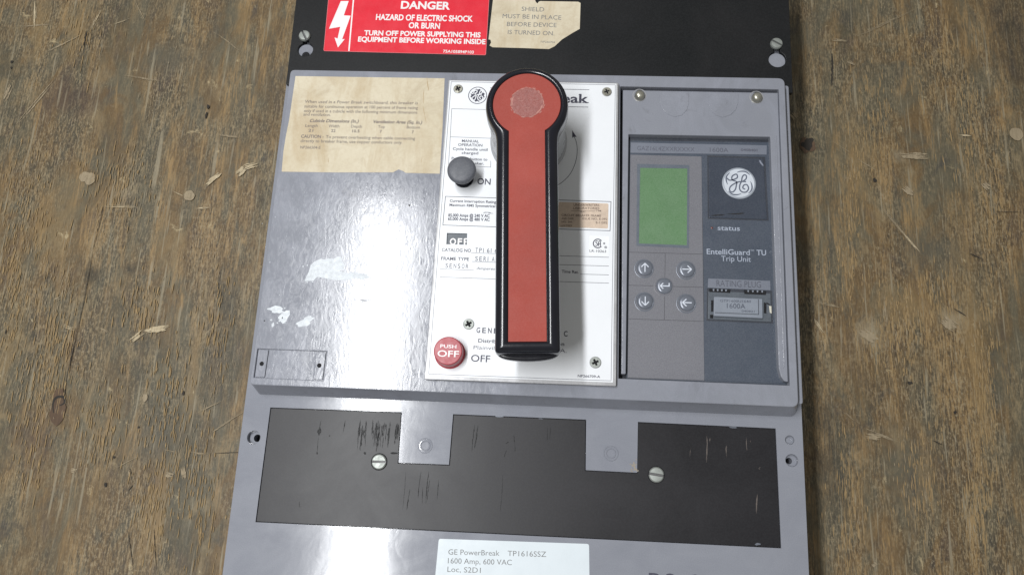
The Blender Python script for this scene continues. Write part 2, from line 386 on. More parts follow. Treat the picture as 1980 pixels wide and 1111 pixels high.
# ------------------------------------------------------------------ the wooden board
def make_board():
    bm = bmesh.new()
    x0, x1, y0, y1 = -1100, 1100, -1000, 1000
    n = 110; g = [[bm.verts.new(Vector((x0+(x1-x0)*i/n, y0+(y1-y0)*j/n, 0))*MM) for i in range(n+1)] for j in range(n+1)]
    for row in g:
        for v in row: v.co.z = .0006*math.sin(v.co.x*9+1)*math.cos(v.co.y*5)-.0006
    for j in range(n):
        for i in range(n): bm.faces.new((g[j][i], g[j][i+1], g[j+1][i+1], g[j+1][i]))
    me = bpy.data.meshes.new('wooden_board'); bm.to_mesh(me); bm.free()
    o = link('wooden_board', me, WOOD, None); o['kind'] = 'structure'
    me.polygons.foreach_set('use_smooth', [True]*len(me.polygons))
    return o
board = make_board()
ZB = -UP+.25
def sliver(P, a, b, w, z, jag=.35, n=None, photo=True):
    """ragged spindle from a to b, w mm wide at its middle"""
    A = Vector(M(*a, z)) if photo else Vector(a); B = Vector(M(*b, z)) if photo else Vector(b)
    d = B-A; L = d.length
    if L < 1e-6: return
    u = d/L; nn = Vector((-u.y, u.x)); n = n or max(5, int(L/1.6)); up = []; dn = []
    bow = random.uniform(-.02, .02)*L
    for i in range(n+1):
        t = i/n; env = math.sin(math.pi*t)**.45; p = A+d*t+nn*bow*math.sin(math.pi*t)
        up.append(p+nn*(w/2*env*random.uniform(1-jag*1.6, 1+jag))+u*random.uniform(-.2, .2)); dn.append(p-nn*(w/2*env*random.uniform(1-jag*1.6, 1+jag)))
    b0 = len(P.v); m = n+1; P.k += 1; z += (P.k % 97)*.0025
    P.v += [P3(q.x, q.y, z) for q in up]+[P3(q.x, q.y, z) for q in dn]
    for i in range(n): P.f.append([b0+m+i, b0+m+i+1, b0+i+1, b0+i])
def blob(P, c, rx, ry, z, rot=0, n=22, jag=.3):
    cx, cy = M(*c, z); ph = [random.uniform(0, 6.28) for _ in range(4)]; pts = []
    for k in range(n):
        a = 2*math.pi*k/n; r = 1+jag*(.5*math.sin(2*a+ph[0])+.4*math.sin(3*a+ph[1])+.35*math.sin(5*a+ph[2])+.4*random.uniform(-1, 1))
        x, y = rx*r*math.cos(a), ry*r*math.sin(a); pts.append((cx+x*math.cos(rot)-y*math.sin(rot), cy+x*math.sin(rot)+y*math.cos(rot)))
    P.poly(pts, z)
def c4(x, y): return (x/1.852, y/1.852)
def c5(x, y): return (x/1.98, 550+y/1.98)
def c6(x, y): return (1520+x/1.852, y/1.852)
def c7(x, y): return (1520+x/1.98, 550+y/1.98)
def streaky(P, a, b, w, z, k=5, spread=1.0):
    k = int(k*2.2)
    """a gouge that reads as a bundle of torn fibres"""
    A, B = Vector(M(*a, z)), Vector(M(*b, z)); d = (B-A); L = d.length; u = d/L; nn = Vector((-u.y, u.x))
    for _ in range(k):
        o = nn*random.uniform(-w, w)*.5*spread; s, e = sorted((random.uniform(0, .45), random.uniform(.55, 1)))
        p, q = A+d*s+o, A+d*e+o*random.uniform(.5, 1.2); sliver(P, tuple(p), tuple(q), w*random.uniform(.08, .28), z, jag=.6, photo=False)
G = PR(0); G2 = PR(0); K = PR(0)
for _p in (G, G2, K): _p.mod = 97; _p.step = .0025
pale = [(c4(845,628),c4(885,598),6,9),(c4(870,600),c4(926,584),5,8),(c4(735,662),c4(792,616),5,8),(c4(368,738),c4(506,742),1.5,3),(c4(700,747),c4(762,740),2.2,4),
  (c5(497,220),c5(552,178),4.5,7),(c5(548,182),c5(655,158),5,9),(c5(245,160),c5(293,174),2.5,4),(c4(612,680),c4(668,706),1,3),
  (c7(100,120),c7(146,192),2,4),(c6(610,484),c6(666,486),2.2,4),(c4(128,0),c4(124,120),3,5),(c5(120,125),c5(128,145),2,3),(c4(410,920),c4(410,975),.8,2),(c4(445,920),c4(443,975),.8,2),
  (c4(390,95),c4(470,66),1,3),(c4(365,30),c4(330,95),1.5,3),(c6(405,820),c6(480,905),2.2,4)]
for a, b, w, k in pale: streaky(G, a, b, w, ZB, k)
dull = [(c4(30,98),c4(215,84),1.3,3),(c4(50,460),c4(205,275),2.5,5),(c4(160,190),c4(300,120),2,5),(c4(10,370),c4(45,300),5,6),(c4(480,0),c4(530,100),1.5,3),
  (c4(430,268),c4(610,296),1.4,4),(c4(760,110),c4(870,190),1.2,3),(c4(300,640),c4(340,630),5,6),(c4(650,705),c4(700,698),5,6),(c4(40,770),c4(110,700),1.2,2),
  (c4(780,480),c4(860,495),2,4),(c5(490,700),c5(500,750),2.4,3),(c5(400,725),c5(560,640),1.2,3),(c5(620,630),c5(690,645),1.3,3),(c5(720,640),c5(810,650),1.8,4),
  (c5(265,710),c5(300,715),4,6),(c5(630,720),c5(665,730),4,6),(c5(700,690),c5(705,750),4,5),(c5(750,490),c5(860,440),1.4,3),(c5(800,570),c5(940,480),1.4,3),
  (c5(205,60),c5(235,45),3,5),(c5(380,165),c5(420,180),2.4,5),(c6(250,130),c6(480,26),1.3,4),(c6(155,142),c6(222,147),3,5),(c6(400,555),c6(515,560),5,9),(c6(415,670),c6(460,700),7,10),
  (c6(700,650),c6(735,680),5,7),(c6(330,730),c6(490,920),1.4,4),(c6(240,560),c6(340,622),1.1,3),(c6(160,505),c6(250,560),1,2),(c6(15,400),c6(40,430),5,6),(c6(215,215),c6(250,235),3,5),
  (c7(290,545),c7(440,606),1.8,4),(c7(300,575),c7(370,590),4,8),(c7(590,130),c7(655,170),8,12),(c7(280,170),c7(350,220),8,12),(c7(530,765),c7(541,870),1.4,3),(c7(541,870),c7(536,1100),1.1,4),
  (c7(130,70),c7(215,85),2,4),(c7(375,30),c7(378,150),2,4),(c7(200,470),c7(290,540),1.2,3),(c7(330,1060),c7(350,1075),4,6),(c7(700,800),c7(704,1050),1.2,4),(c7(695,480),c7(706,560),1.4,3)]
for a, b, w, k in dull: streaky(G2, a, b, w, ZB-.06, k)
random.seed(11)
# fine torn fibres along the grain, scattered where the photograph shows bare timber
def fibres(P, cx, cy, rx, ry, n, w, z, Lm=9):
    for _ in range(n):
        x = random.gauss(cx, rx*.45); y = random.gauss(cy, ry*.45); X, Y = M(x, y, z); L = random.uniform(.25, 1)*Lm
        sliver(P, (X, Y), (X+random.uniform(-.05, .05)*L, Y-L), random.uniform(.4, 1)*w, z, n=4, photo=False)
for a in ((60,400,60,160,70),(110,560,50,60,60),(240,350,70,60,60),(300,950,50,120,70),(60,760,50,90,60),(40,500,30,100,50),(360,860,60,100,40),(420,700,40,80,40),(300,150,50,60,30),(150,760,90,60,40),(390,520,60,70,30)):
    fibres(G2, *a, .55, ZB-.02)
for a in ((1750,620,50,60,60),(1820,560,60,60,60),(1660,500,40,60,30),(1900,700,40,160,50),(1870,250,50,120,40),(1640,350,25,120,30),(1760,900,60,120,50),(1885,980,20,100,40),(1640,1000,60,80,30),(1710,660,50,60,30),(1920,400,30,90,30)):
    fibres(G2, *a, .55, ZB-.02)
G3 = PR(0); G3.mod = 97; G3.step = .0025
for cx, cy, rx, ry, n in ((60,400,60,160,90),(110,640,50,140,130),(150,60,60,80,60),(230,350,70,90,90),(300,950,50,160,110),(60,800,50,140,90),(25,560,30,160,90),(360,860,80,160,60),(420,620,40,120,60),(280,590,60,90,60),(200,820,60,120,70),(390,980,40,120,50),(330,740,50,90,60),
     (1750,620,60,110,150),(1820,560,70,80,70),(1640,520,40,100,60),(1900,760,35,260,190),(1870,250,50,160,90),(1650,350,30,160,80),(1770,900,60,160,80),(1885,980,25,120,90),(1640,950,40,160,90),(1700,660,60,80,60),(1920,400,30,120,60),(1690,220,40,160,80),(1800,120,60,120,60)):
    fibres(G3, cx, cy, rx, ry, int(n*1.3), 1.0, ZB-.1, 13)
G3.build('golden_fibre', GOLD, board, kind='stuff')
# dark split, nail pits, knot
sliver(K, c4(372, 735), c4(330, 900), .55, ZB+.05); sliver(K, c4(332, 895), c5(290, 200), .6, ZB+.05); sliver(K, c5(291, 195), c5(250, 375), .8, ZB+.05); sliver(K, c5(250, 370), c5(247, 440), .9, ZB+.05)
for c, rx, ry in ((c4(42, 222), 1.2, 2), (c4(40, 243), .8, 1.5), (c4(745, 382), 1.5, 2), (c4(738, 412), .9, 3.2), (c5(702, 415), .7, 2.2), (c5(404, 765), 1.2, 1.8), (c5(22, 180), .7, 2), (c7(475, 376), 1.8, 1.4), (c6(318, 645), 1.5, 2.2), (c7(647, 488), 1.2, 1.2), (c5(436, 660), .8, 1.2), (c5(530, 545), 1, .8)):
    blob(K, c, rx, ry, ZB+.06)
for a, b, w in ((c5(490, 790), c5(510, 765), .7), (c5(935, 640), c5(820, 645), .6), (c5(505, 730), c5(495, 700), .6), (c4(300, 170), c4(312, 110), 1.2), (c5(590, 930), c5(600, 1090), .6), (c5(490, 940), c5(510, 1090), .5), (c7(560, 595), c7(600, 612), .8), (c6(750, 758), c6(850, 760), .5), (c6(655, 905), c6(700, 925), 1.1), (c6(165, 190), c6(163, 310), 1.6), (c7(640, 90), c7(690, 120), 1.0)):
    sliver(K, a, b, w, ZB+.04)
G.build('bare_gouge', GOUGE, board, kind='stuff'); G2.build('worn_fibre', GOUGE2, board, kind='stuff'); K.build('split_and_pit', CRACKM, board, kind='stuff')
KN = PR(0); blob(KN, c5(222, 470), 7, 15, ZB-.04, .15, jag=.2); blob(KN, c6(76, 520), 6, 8, ZB-.04, jag=.25)
KN.build('knot', KNOT, board)
KC = PR(0); blob(KC, c6(78, 516), 5, 6, ZB+.08, jag=.35)
a = [(M(*c5(205, 490), ZB)), M(*c5(203, 455), ZB), M(*c5(215, 432), ZB), M(*c5(243, 430), ZB), M(*c5(246, 452), ZB), M(*c5(228, 462), ZB)]
KC.stroke(catmull(a, 5), 2.2, ZB+.1, taper=True); KC.build('knot_hole', CRACKM, board)
NH = PR(0); blob(NH, c6(825, 480), 6, 6, ZB, jag=.06); blob(NH, c4(302, 632), 5, 5, ZB, jag=.1); blob(NH, c4(322, 640), 5, 6, ZB+.03, jag=.12); blob(NH, c4(678, 700), 5, 5, ZB, jag=.08); blob(NH, c5(555, 432), 2.5, 3, ZB, jag=.2)
NH.build('plugged_nail_spot', GOUGE2, board)

# ------------------------------------------------------------------ breaker body
ZP = -18.0
body = prism('body', rrect(box_mm(-196, -470, 194, 150), 4), [], -UP, -30, BASE, bevel=1)
def hole(u, v, z, rp, n=28):   # rp radius in photo pixels
    x, y = M(u, v, z); r = abs(M(u+rp, v, z)[0]-x); return circ(x, y, r, n), (x, y, r)
PAN = [(523.5, 788), (776, 797), (769.5, 894.5), (869, 898.5), (877, 801), (1132.5, 811.5), (1131.5, 909), (1233, 914), (1234.5, 816), (1499, 828.5), (1509.5, 1058), (495, 1007.5)]
pan = MP(PAN, ZP)
def grow(pts, d):
    out = []; n = len(pts)
    area = sum(pts[i][0]*pts[(i+1) % n][1]-pts[(i+1) % n][0]*pts[i][1] for i in range(n))
    sg = 1 if area > 0 else -1
    for i in range(n):
        a, p, b = Vector(pts[i-1]), Vector(pts[i]), Vector(pts[(i+1) % n])
        d1 = (p-a).normalized(); d2 = (b-p).normalized(); n1 = Vector((d1.y, -d1.x))*sg; n2 = Vector((d2.y, -d2.x))*sg
        m = (n1+n2); m = m/max(.2, m.dot(n1)) if m.length > 1e-6 else n1
        q = p+m*d; out.append((q.x, q.y))
    return out
h1, c1 = hole(490.5, 845, ZP, 13); h2, c2 = hole(1527, 850, ZP, 9); h3, c3 = hole(1531, 889.5, ZP, 12.5)
kh = []
for u, v in ((590.4, 94), (1503, 114.7)):
    kh.append(hole(u, v, -18, 17 if u < 1000 else 19))
cover = prism('base_cover', rrect(box_mm(-199.4, -470, 197.5, 150), 3), [grow(pan, .35), h1, h2, h3], -22, ZP, BASE, bevel=.5, seg=3)
k1 = circ(c1[0]+1.3, c1[1]-.2, c1[2]*.55, 24); k3 = circ(c3[0]-.8, c3[1]-.2, c3[2]*.5, 24)
prism('base_ledge', rrect(box_mm(-198.4, -469, 196.5, 149), 3), [k1, k3], -30.2, -22.05, BASE)
for k in (k1, k3): prism('mounting_hole', grow(k, -.03), [], -30, -29, DARKHOLE)
lathe('plugged_hole', c2[0], c2[1], [(0, -21), (c2[2]*.6, -21.2), (c2[2]*.98, -20)], BASE, n=24)
panel = prism('lower_cover_panel', pan, [], -21.9, ZP-.35, PANEL, bevel=.3)
# moulded rings on the two tabs
for u, v in ((822, 861), (1181, 876)):
    x, y = M(u, v, ZP); lathe('moulded_ring', x, y, [(0, ZP-.25+.3), (2.7, ZP+.06), (3.0, ZP+.45), (3.4, ZP+.45), (3.7, ZP+.08), (4.4, ZP+.06), (4.7, ZP+.35), (5.1, ZP+.35), (5.4, ZP-.05)], BASE, n=40)

def cA(x, y): return (420+x/2.994, 740+y/2.994)
def cB(x, y): return (820+x/2.995, 740+y/2.995)
def cC(x, y): return (1100+x/2.994, 740+y/2.994)
zs = ZP-.28
SC = PR(0); random.seed(3)
for a, b, w in [(cA(602,210),cA(592,262),.35),(cA(592,250),cA(588,305),2.1),(cA(586,310),cA(580,400),.3),(cA(742,215),cA(726,290),.5),
   (cA(1115,610),cA(1097,735),.7),(cA(1090,510),cA(1072,730),.25),(cA(1180,508),cA(1162,668),.45),(cA(1226,508),cA(1208,700),.5),(cA(1231,555),cA(1215,680),.5),(cA(1190,600),cA(1186,700),.3),(cA(1282,550),cA(1272,682),.35),
   (cB(294,235),cB(276,402),.55),(cB(313,240),cB(292,380),.8),(cB(520,298),cB(524,345),.9),(cB(524,340),cB(527,400),.4),(cB(472,350),cB(492,340),.7),(cB(478,385),cB(464,428),.4),(cB(455,530),cB(440,745),.3),(cB(715,255),cB(712,340),.3),(cB(735,250),cB(722,330),.3),
   (cA(475,685),cA(474,718),.4),(cA(474,717),cA(490,712),.4)]: sliver(SC, a, b, w, zs, .6)
for x0, x1, n in ((812, 850, 9), (860, 868, 3), (900, 955, 15), (962, 1005, 10), (1030, 1052, 6)):
    for _ in range(n):
        x = random.uniform(x0, x1); y = random.uniform(210, 260); L = random.uniform(30, 150)
        sliver(SC, cA(x, y), cA(x-L*.09, min(400, y+L)), random.uniform(.25, .95), zs, .7)
for c, rx, ry in ((cA(1025, 405), 3.2, .6), (cA(855, 405), .8, 1), (cA(650, 305), .4, .5), (cA(578, 405), .5, .8)): blob(SC, c, rx, ry, zs)
SC.build('scratch_mark', MARK, panel, kind='stuff')
SB = PR(0)
for a, b, w in [(cC(800,295),cC(796,470),.7),(cC(820,300),cC(815,345),.6),(cC(910,350),cC(912,435),.6),(cC(1030,300),cC(1030,412),.6),(cC(1090,625),cC(1085,765),.8),(cC(1108,480),cC(1100,522),.5),(cC(702,370),cC(700,430),.4),(cC(1052,320),cC(1048,360),.4)]:
    for _ in range(3): sliver(SB, (a[0]+random.uniform(-1, 1), a[1]+random.uniform(0, 8)), (b[0]+random.uniform(-1, 1), b[1]-random.uniform(0, 10)), w*.55, zs, .7)
SB.build('brown_scuff', BROWN, panel, kind='stuff')
CH = PR(0)
for a, b, w in ((cC(925, 254), cC(975, 258), 1.0), (cC(1076, 932), cC(1112, 930), 1.6), (cB(410, 192), cB(462, 195), .9), (cB(660, 205), cB(690, 207), .5)): sliver(CH, a, b, w, ZP+.05, .3)
CH.build('chipped_edge', KEYM, cover, kind='stuff')
SR = PR(0)
for _ in range(26): blob(SR, (random.gauss(1227, 4), random.gauss(903, 6)), random.uniform(.2, .9), random.uniform(.2, .8), ZP+.06, n=8)
SR.build('rust_stain', plain('rusty_dirt', (.27, .235, .19), .7), cover, kind='stuff')
# ------------------------------------------------------------------ screws
def slotted(x, y, z, r, ang, mat=STEEL, parent=root, h=1.6):
    bm = bmesh.new(); g = r*.17
    for s in (1, -1):
        pts = []
        a0 = math.asin(g/r)
        for k in range(21):
            a = a0+(math.pi-2*a0)*k/20; pts.append((r*math.cos(a), r*math.sin(a)))
        rot = ang if s > 0 else ang+math.pi
        P = [(x+p[0]*math.cos(rot)-p[1]*math.sin(rot), y+p[0]*math.sin(rot)+p[1]*math.cos(rot)) for p in pts]
        Q = [(x+(p[0]-x)*1.0, y+(p[1]-y)*1.0) for p in P]
        T = [(x+(p[0]-x)*.86, y+(p[1]-y)*.86) for p in P]
        # keep the slot wall straight while the rim slopes
        fa = []
        for p, t, o in zip(P, T, pts):
            if abs(o[1]) < g*1.5: t = (x+(o[0]*.9)*math.cos(rot)-(g)*math.sin(rot), y+(o[0]*.9)*math.sin(rot)+g*math.cos(rot))
            fa.append(t)
        vb = [bm.verts.new(P3(p[0], p[1], z)) for p in P]; vm = [bm.verts.new(P3(p[0], p[1], z+h*.6)) for p in Q]; vt = [bm.verts.new(P3(p[0], p[1], z+h)) for p in fa]
        for A, B in ((vb, vm), (vm, vt)):
            for i in range(len(A)): j = (i+1) % len(A); bm.faces.new((A[i], A[j], B[j], B[i]))
        c = bm.verts.new(P3(x-math.sin(rot)*r*.45, y+math.cos(rot)*r*.45, z+h*1.15))
        for i in range(len(vt)): j = (i+1) % len(vt); bm.faces.new((vt[i], vt[j], c))
    bmesh.ops.recalc_face_normals(bm, faces=bm.faces)
    s = bm_obj('screw', bm, mat, parent, smooth=25)
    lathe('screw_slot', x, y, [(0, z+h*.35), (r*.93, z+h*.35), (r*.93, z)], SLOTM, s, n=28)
    return s
def phillips(x, y, z, r, ang, mat, parent=root):
    w = r*.17; L = r*.60
    cr = [(w, w), (w, L), (-w, L), (-w, w), (-L, w), (-L, -w), (-w, -w), (-w, -L), (w, -L), (w, -w), (L, -w), (L, w)]
    cr = [(x+a*math.cos(ang)-b*math.sin(ang), y+a*math.sin(ang)+b*math.cos(ang)) for a, b in cr]
    s = prism('screw', circ(x, y, r, 36), [cr], z, z+1.0, mat, parent, bevel=.28, seg=2)
    lathe('screw_recess', x, y, [(0, z+.1), (r*.8, z+.12)], DARKHOLE, s, n=20)
    return s
for u, v, a in ((733, 892, .02), (1269, 917, -.12)):
    x, y = M(u, v, ZP); slotted(x, y, ZP-.4, 5.3, a, parent=panel)
    lathe('screw_clearance', x, y, [(5.2, ZP-.30), (5.95, ZP-.30), (5.95, ZP-.34)], DARKHOLE, panel, n=36)
# ------------------------------------------------------------------ upper shield
ZS = -11.0
kx = []
for (u, v), (su, sv), rp in (((590.4, 96), (589.8, 71), 17), ((1503, 114.7), (1500.6, 86), 18.5)):
    x, y = M(u, v, ZS); sx, sy = M(su, sv, ZS); r = rp/FPX*549
    w = 2.6; pts = []
    a0 = math.asin(w/r)
    for k in range(31):
        a = math.pi/2+a0+(2*math.pi-2*a0)*k/30; pts.append((x+r*math.cos(a), y+r*math.sin(a)))
    pts += [(sx+w, sy), (sx+w*.7, sy+w*.7), (sx, sy+w), (sx-w*.7, sy+w*.7), (sx-w, sy)]
    kx.append((pts, (x, y, r), (sx, sy)))
shield = prism('upper_shield', [M(572, 0, ZS) if 0 else (-198.6, 150), (-197.0, -6.5), (199.6, -6.0), (200.2, 150)], [k[0] for k in kx], ZS-4, ZS, SHIELD, bevel=.25)
for (pts, (x, y, r), (sx, sy)), a in zip(kx, (2.08, 2.6)):
    slotted(sx, sy, ZS+.02, 4.7, a, parent=shield, h=2.4)
x, y = kx[0][1][:2]
for q_ in kx: lathe('mounting_boss', q_[1][0], q_[1][1]-.4, [(0, -13), (q_[1][2]*.97, -13), (q_[1][2]*.97, ZP)], BASE, n=36)
lathe('boss_hole', x+.4, y-4.2, [(0, -12.95), (3.1, -12.95)], DARKHOLE, n=24)
lathe('boss_ring', x+.4, y-4.2, [(3.1, -12.96), (3.3, -12.6), (3.8, -12.6), (4.1, -12.97)], BASE, n=28)
# red warning sticker
def cr1(x, y): return (540+x/3.174, y/3.174)
z = ZS+.12
st = prism('warning_sticker', rrect([M(637, -26, z), M(947, -20, z), M(939.5, 107, z), M(625.5, 99, z)], 1.3), [], ZS, z, RED, shield)
p = PR(z+.05)
for s, a, b, cap, w in (('DANGER', (774.7, 16.8), (869.9, 18.8), 13.8, .032), ('HAZARD OF ELECTRIC SHOCK', (726.5, 38.6), (914, 42.2), 10.6, .03), ('OR BURN', (789.8, 54.6), (850.3, 56.2), 10.6, .03),
   ('TURN OFF POWER SUPPLYING THIS', (703.8, 68.3), (929, 72.6), 9, .034), ('EQUIPMENT BEFORE WORKING INSIDE', (691.9, 80.5), (938.5, 85.8), 9, .034), ('75A105894P103', (856.6, 102), (915.9, 104), 5.2, .02)):
    p.text(s, a, b, z, cap, w)
p.line((685.6, -24), (674.6, 99), z+.05, 1.1)
p.build('lettering', WPRINT, st)
p = PR(z+.05); p.poly(MP([cr1(*q) for q in ((378, 8), (426, 8), (396, 96), (438, 98), (386, 242), (402, 241), (360, 293), (339, 231), (358, 238), (374, 166), (305, 178))], z), z+.05)
p.build('lightning_bolt', WPRINT, st)
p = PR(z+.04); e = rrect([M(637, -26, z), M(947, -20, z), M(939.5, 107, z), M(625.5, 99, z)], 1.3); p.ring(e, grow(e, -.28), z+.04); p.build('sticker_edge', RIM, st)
# torn cream label
t = prism('shield_notice_label', MP([cr1(*q) for q in ((1312, -4), (1568, -2), (1575, 14), (1585, 23), (1592, 12), (1602, 8), (1835, 12), (1849, 20), (1844, 178), (1800, 203), (1735, 243), (1690, 285), (1655, 302), (1500, 296), (1310, 291), (1290, 280), (1300, 262), (1296, 245), (1284, 243), (1300, 100))], z), [], ZS, z, PAPER, shield)
p = PR(z+.05)
for s, a, b, cap in (('SHIELD', (1008.5, 21.6), (1052, 22.8), 8.2), ('MUST BE IN PLACE', (971.6, 35.3), (1085, 38.6), 8), ('BEFORE DEVICE', (980, 50.8), (1076, 53), 8), ('IS TURNED ON.', (981.7, 66.2), (1071.8, 69), 8), ('NP266704', (1045.7, 82.6), (1072.5, 84), 3.6)):
    p.text(s, a, b, z, cap, 0)
p.build('lettering', CREAMINK, t)

# ------------------------------------------------------------------ housing
opening = MP([(1199.5, 167), (1506, 173), (1527.5, 744.5), (1196, 731)], 0)
small = MP([(497.8, 673.5), (631.9, 678.6), (625, 735), (490.3, 729.2)], 0)
HT = rrect([(-190.4, 0), (190.4, 0), (190.0, -247), (-190.4, -247)], [3.5, 5, 5, 3], 6)
HB = rrect([(-191, 0), (194.0, 0), (193.5, -252), (-191, -252)], [3.5, 5, 5, 3], 6)
housing = prism('housing', HT, [opening, small], ZP, 0, HOUS, bevel=1.3, seg=4, lower=HB)
prism('housing_side', rrect([(150, -1), (196.2, -1), (196.0, -244), (150, -244)], 2), [], ZP, -9, HOUS, bevel=.8)
prism('recess_floor', grow(opening, .5), [], -13, -11, SLATE3)
# id-plate recess bottom left
fl = prism('nameplate_recess', grow(small, .3), [], -6, -1.7, HOUS)
zr = -.5
prism('recess_bar', MP([(500.5, 675.5), (519, 676.2), (511.3, 728.5), (493, 728)], zr), [], -2.5, zr, HOUS, bevel=.2)
prism('recess_bar', MP([(612, 679.5), (630, 680), (623.5, 733.5), (606, 732.5)], zr), [], -2.5, zr, HOUS, bevel=.2)
for u, v in ((506, 702.7), (617.4, 706)):
    x, y = M(u, v, zr); lathe('rivet_hole', x, y, [(0, zr+.04), (1.6, zr+.04)], DARKHOLE, n=20)
# cream ventilation label
z = .12
vl = prism('ventilation_label', MP([(571.5, 147.5), (859.8, 151.8), (856, 240), (850.3, 336), cr1(775, 1061), cr1(760, 1050), cr1(733, 1040), cr1(712, 1050), cr1(700, 1058), (650, 333.5), (544.7, 332), (548, 293), (553, 262), (559, 233)], 0), [], .01, z, PAPER, housing)
p = PR(z+.05)
for s, a, b, cap, w, sh in (("When used in a Power Break switchboard, this breaker is", (589.8, 199.3), (807.8, 202.2), 5.6, 0, .15), ("suitable for continuous operation at 100 percent of frame rating", (588.2, 208.2), (807.8, 211.5), 5.6, 0, 0),
  ("only if used in a cubicle with the following minimum dimensions", (587.3, 217), (806.9, 220.3), 5.6, 0, 0), ("and ventilation.", (586.3, 223.8), (639.2, 225), 5.6, 0, 0), ("Cubicle Dimensions (In.)", (598.9, 236.2), (693.4, 237.6), 5.8, .02, .25),
  ("Ventilation Area (Sq. In.)", (721.8, 238.2), (816.3, 239.8), 5.8, .02, .25), ("Length", (590.4, 245.6), (614, 246), 5.4, 0, 0), ("Width", (635, 246.4), (656, 246.8), 5.4, 0, 0), ("Depth", (678.6, 247), (699.7, 247.4), 5.4, 0, 0), ("Top", (730.6, 247.8), (744, 248.1), 5.4, 0, 0), ("Bottom", (786.4, 248.7), (811.9, 249.2), 5.4, 0, 0),
  ("21", (596, 254.8), (605.5, 255), 5.2, .015, 0), ("22", (640, 255.4), (648.5, 255.6), 5.2, .015, 0), ("10.5", (680.8, 256), (695, 256.3), 5.2, .015, 0), ("7", (733.8, 257), (738.2, 257.1), 5.2, .015, 0), ("7", (796, 258), (800, 258.1), 5.2, .015, 0),
  ("CAUTION -", (581.9, 266.4), (625.7, 267.2), 5.8, .02, 0), ("To prevent overheating when cable connecting", (629.8, 267.4), (802.4, 270.6), 5.6, 0, 0), ("directly to breaker frame, use copper conductors only.", (581, 275), (777.9, 278.5), 5.6, 0, 0), ("NP266504-E", (580, 287.3), (619.7, 288), 5.2, 0, .1)):
    p.text(s, a, b, z, cap, w+.006, sh)
p.build('lettering', FADED, vl)
p = PR(z+.04)
for a, b, w in ((cr1(905, 470), cr1(918, 560), .7), (cr1(888, 545), cr1(885, 640), .5), (cr1(880, 640), cr1(905, 760), .4), (cr1(300, 965), cr1(302, 1000), .4), (cr1(525, 970), cr1(527, 1030), .35), (cr1(875, 960), cr1(870, 1020), .3)): sliver(p, a, b, w, z+.04)
p.build('crease', plain('crease_brown', (.44, .32, .18), .7), vl, kind='stuff')
# adhesive residue and pits on the face
def cD(x, y): return (480+x/2.777, 300+y/2.777)
p = PR(0); random.seed(5); zz = .06
p.poly(MP([cD(*q) for q in ((303, 675), (312, 650), (325, 625), (335, 590), (350, 575), (372, 562), (392, 556), (405, 560), (430, 553), (460, 556), (475, 545), (497, 543), (503, 565), (517, 588), (516, 612), (490, 620), (520, 630), (560, 628), (600, 630), (640, 640), (650, 655), (620, 668), (570, 660), (540, 668), (480, 672), (430, 664), (395, 655), (372, 652), (358, 664), (350, 674))], zz), zz)
p.poly(MP([cD(*q) for q in ((160, 868), (178, 850), (205, 832), (222, 832), (224, 855), (212, 872), (205, 890), (186, 905), (172, 890))], zz), zz)
blob(p, cD(150, 828), 6, 2.4, zz); blob(p, cD(305, 895), 6, 3, zz, .4); blob(p, cD(133, 910), 1, 1.5, zz); blob(p, cD(320, 885), 2, 3, zz)
for _ in range(70): blob(p, cD(random.uniform(290, 660), random.gauss(625, 38)), random.uniform(.2, .7), random.uniform(.2, .7), zz, n=8)
for _ in range(14): blob(p, cD(random.gauss(180, 35), random.gauss(870, 30)), random.uniform(.2, .7), random.uniform(.2, .7), zz, n=8)
for _ in range(40): blob(p, (random.uniform(500, 840), random.uniform(345, 725)), random.uniform(.1, .35), random.uniform(.1, .35), zz, n=7)
p.build('label_residue', RESID, housing, kind='stuff')
p = PR(0)
blob(p, cD(865, 270), .7, .7, zz); blob(p, cD(87, 888), .5, .5, zz)
for a, b in ((cD(575, 775), cD(670, 778)), (cD(600, 778), cD(640, 782)), (cD(610, 760), cD(612, 800))): sliver(p, a, b, .25, zz)
p.build('surface_nick', MARK, housing, kind='stuff')

# ------------------------------------------------------------------ centre nameplate
ZN = 4.0
fr = prism('plate_frame', rrect(MP([(867, 154), (1196, 159.8), (1191.5, 746), (820.3, 732.5)], ZN), .8, 3), [grow(MP([(864.3, 450.2), (903.3, 451.2), (902.8, 473), (863.2, 472)], ZN), .3)], .02, ZN-.3, FRAME, bevel=.35)
WP = MP([(869.5, 156), (1192.3, 162), (1185.3, 739), (825.2, 726.3)], ZN)
offw = [(864.3, 450.2), (903.3, 451.2), (902.8, 473), (863.2, 472)]
white = prism('nameplate', WP, [MP(offw, ZN)], ZN-.3, ZN, WHITE, bevel=.12)
p = PR(ZN+.04); zp = ZN+.04
e = MP([(872.5, 158.3), (1189.8, 164.4), (1181.6, 735.6), (828.9, 722.6)], zp); 
for i in range(4): p.stroke([e[i], e[(i+1) % 4]], .3, zp)
p.lines([(955, 212.5), (873.5, 210.3), (870.7, 264.7), (956, 267.8)], zp, .28)
p.lines([(870.7, 264.7), (867.2, 318), (948.6, 323.2), (949, 312.5)], zp, .28)
p.lines([(949, 312.5), (948, 311.5)], zp, .25)
for s, a, b, cap in (('MANUAL', (893, 274.8), (926, 276), 5), ('OPERATION', (885.7, 282.2), (932.6, 283.6), 5), ('Cycle handle until', (875.4, 290), (942.8, 292), 5), ('charged', (892.6, 297.8), (924.6, 298.8), 5), ('Push ON button to', (873, 308.6), (942.3, 310.9), 5), ('close breaker.', (884, 317), (935.8, 318.8), 5)):
    p.text(s, a, b, zp, cap, .014)
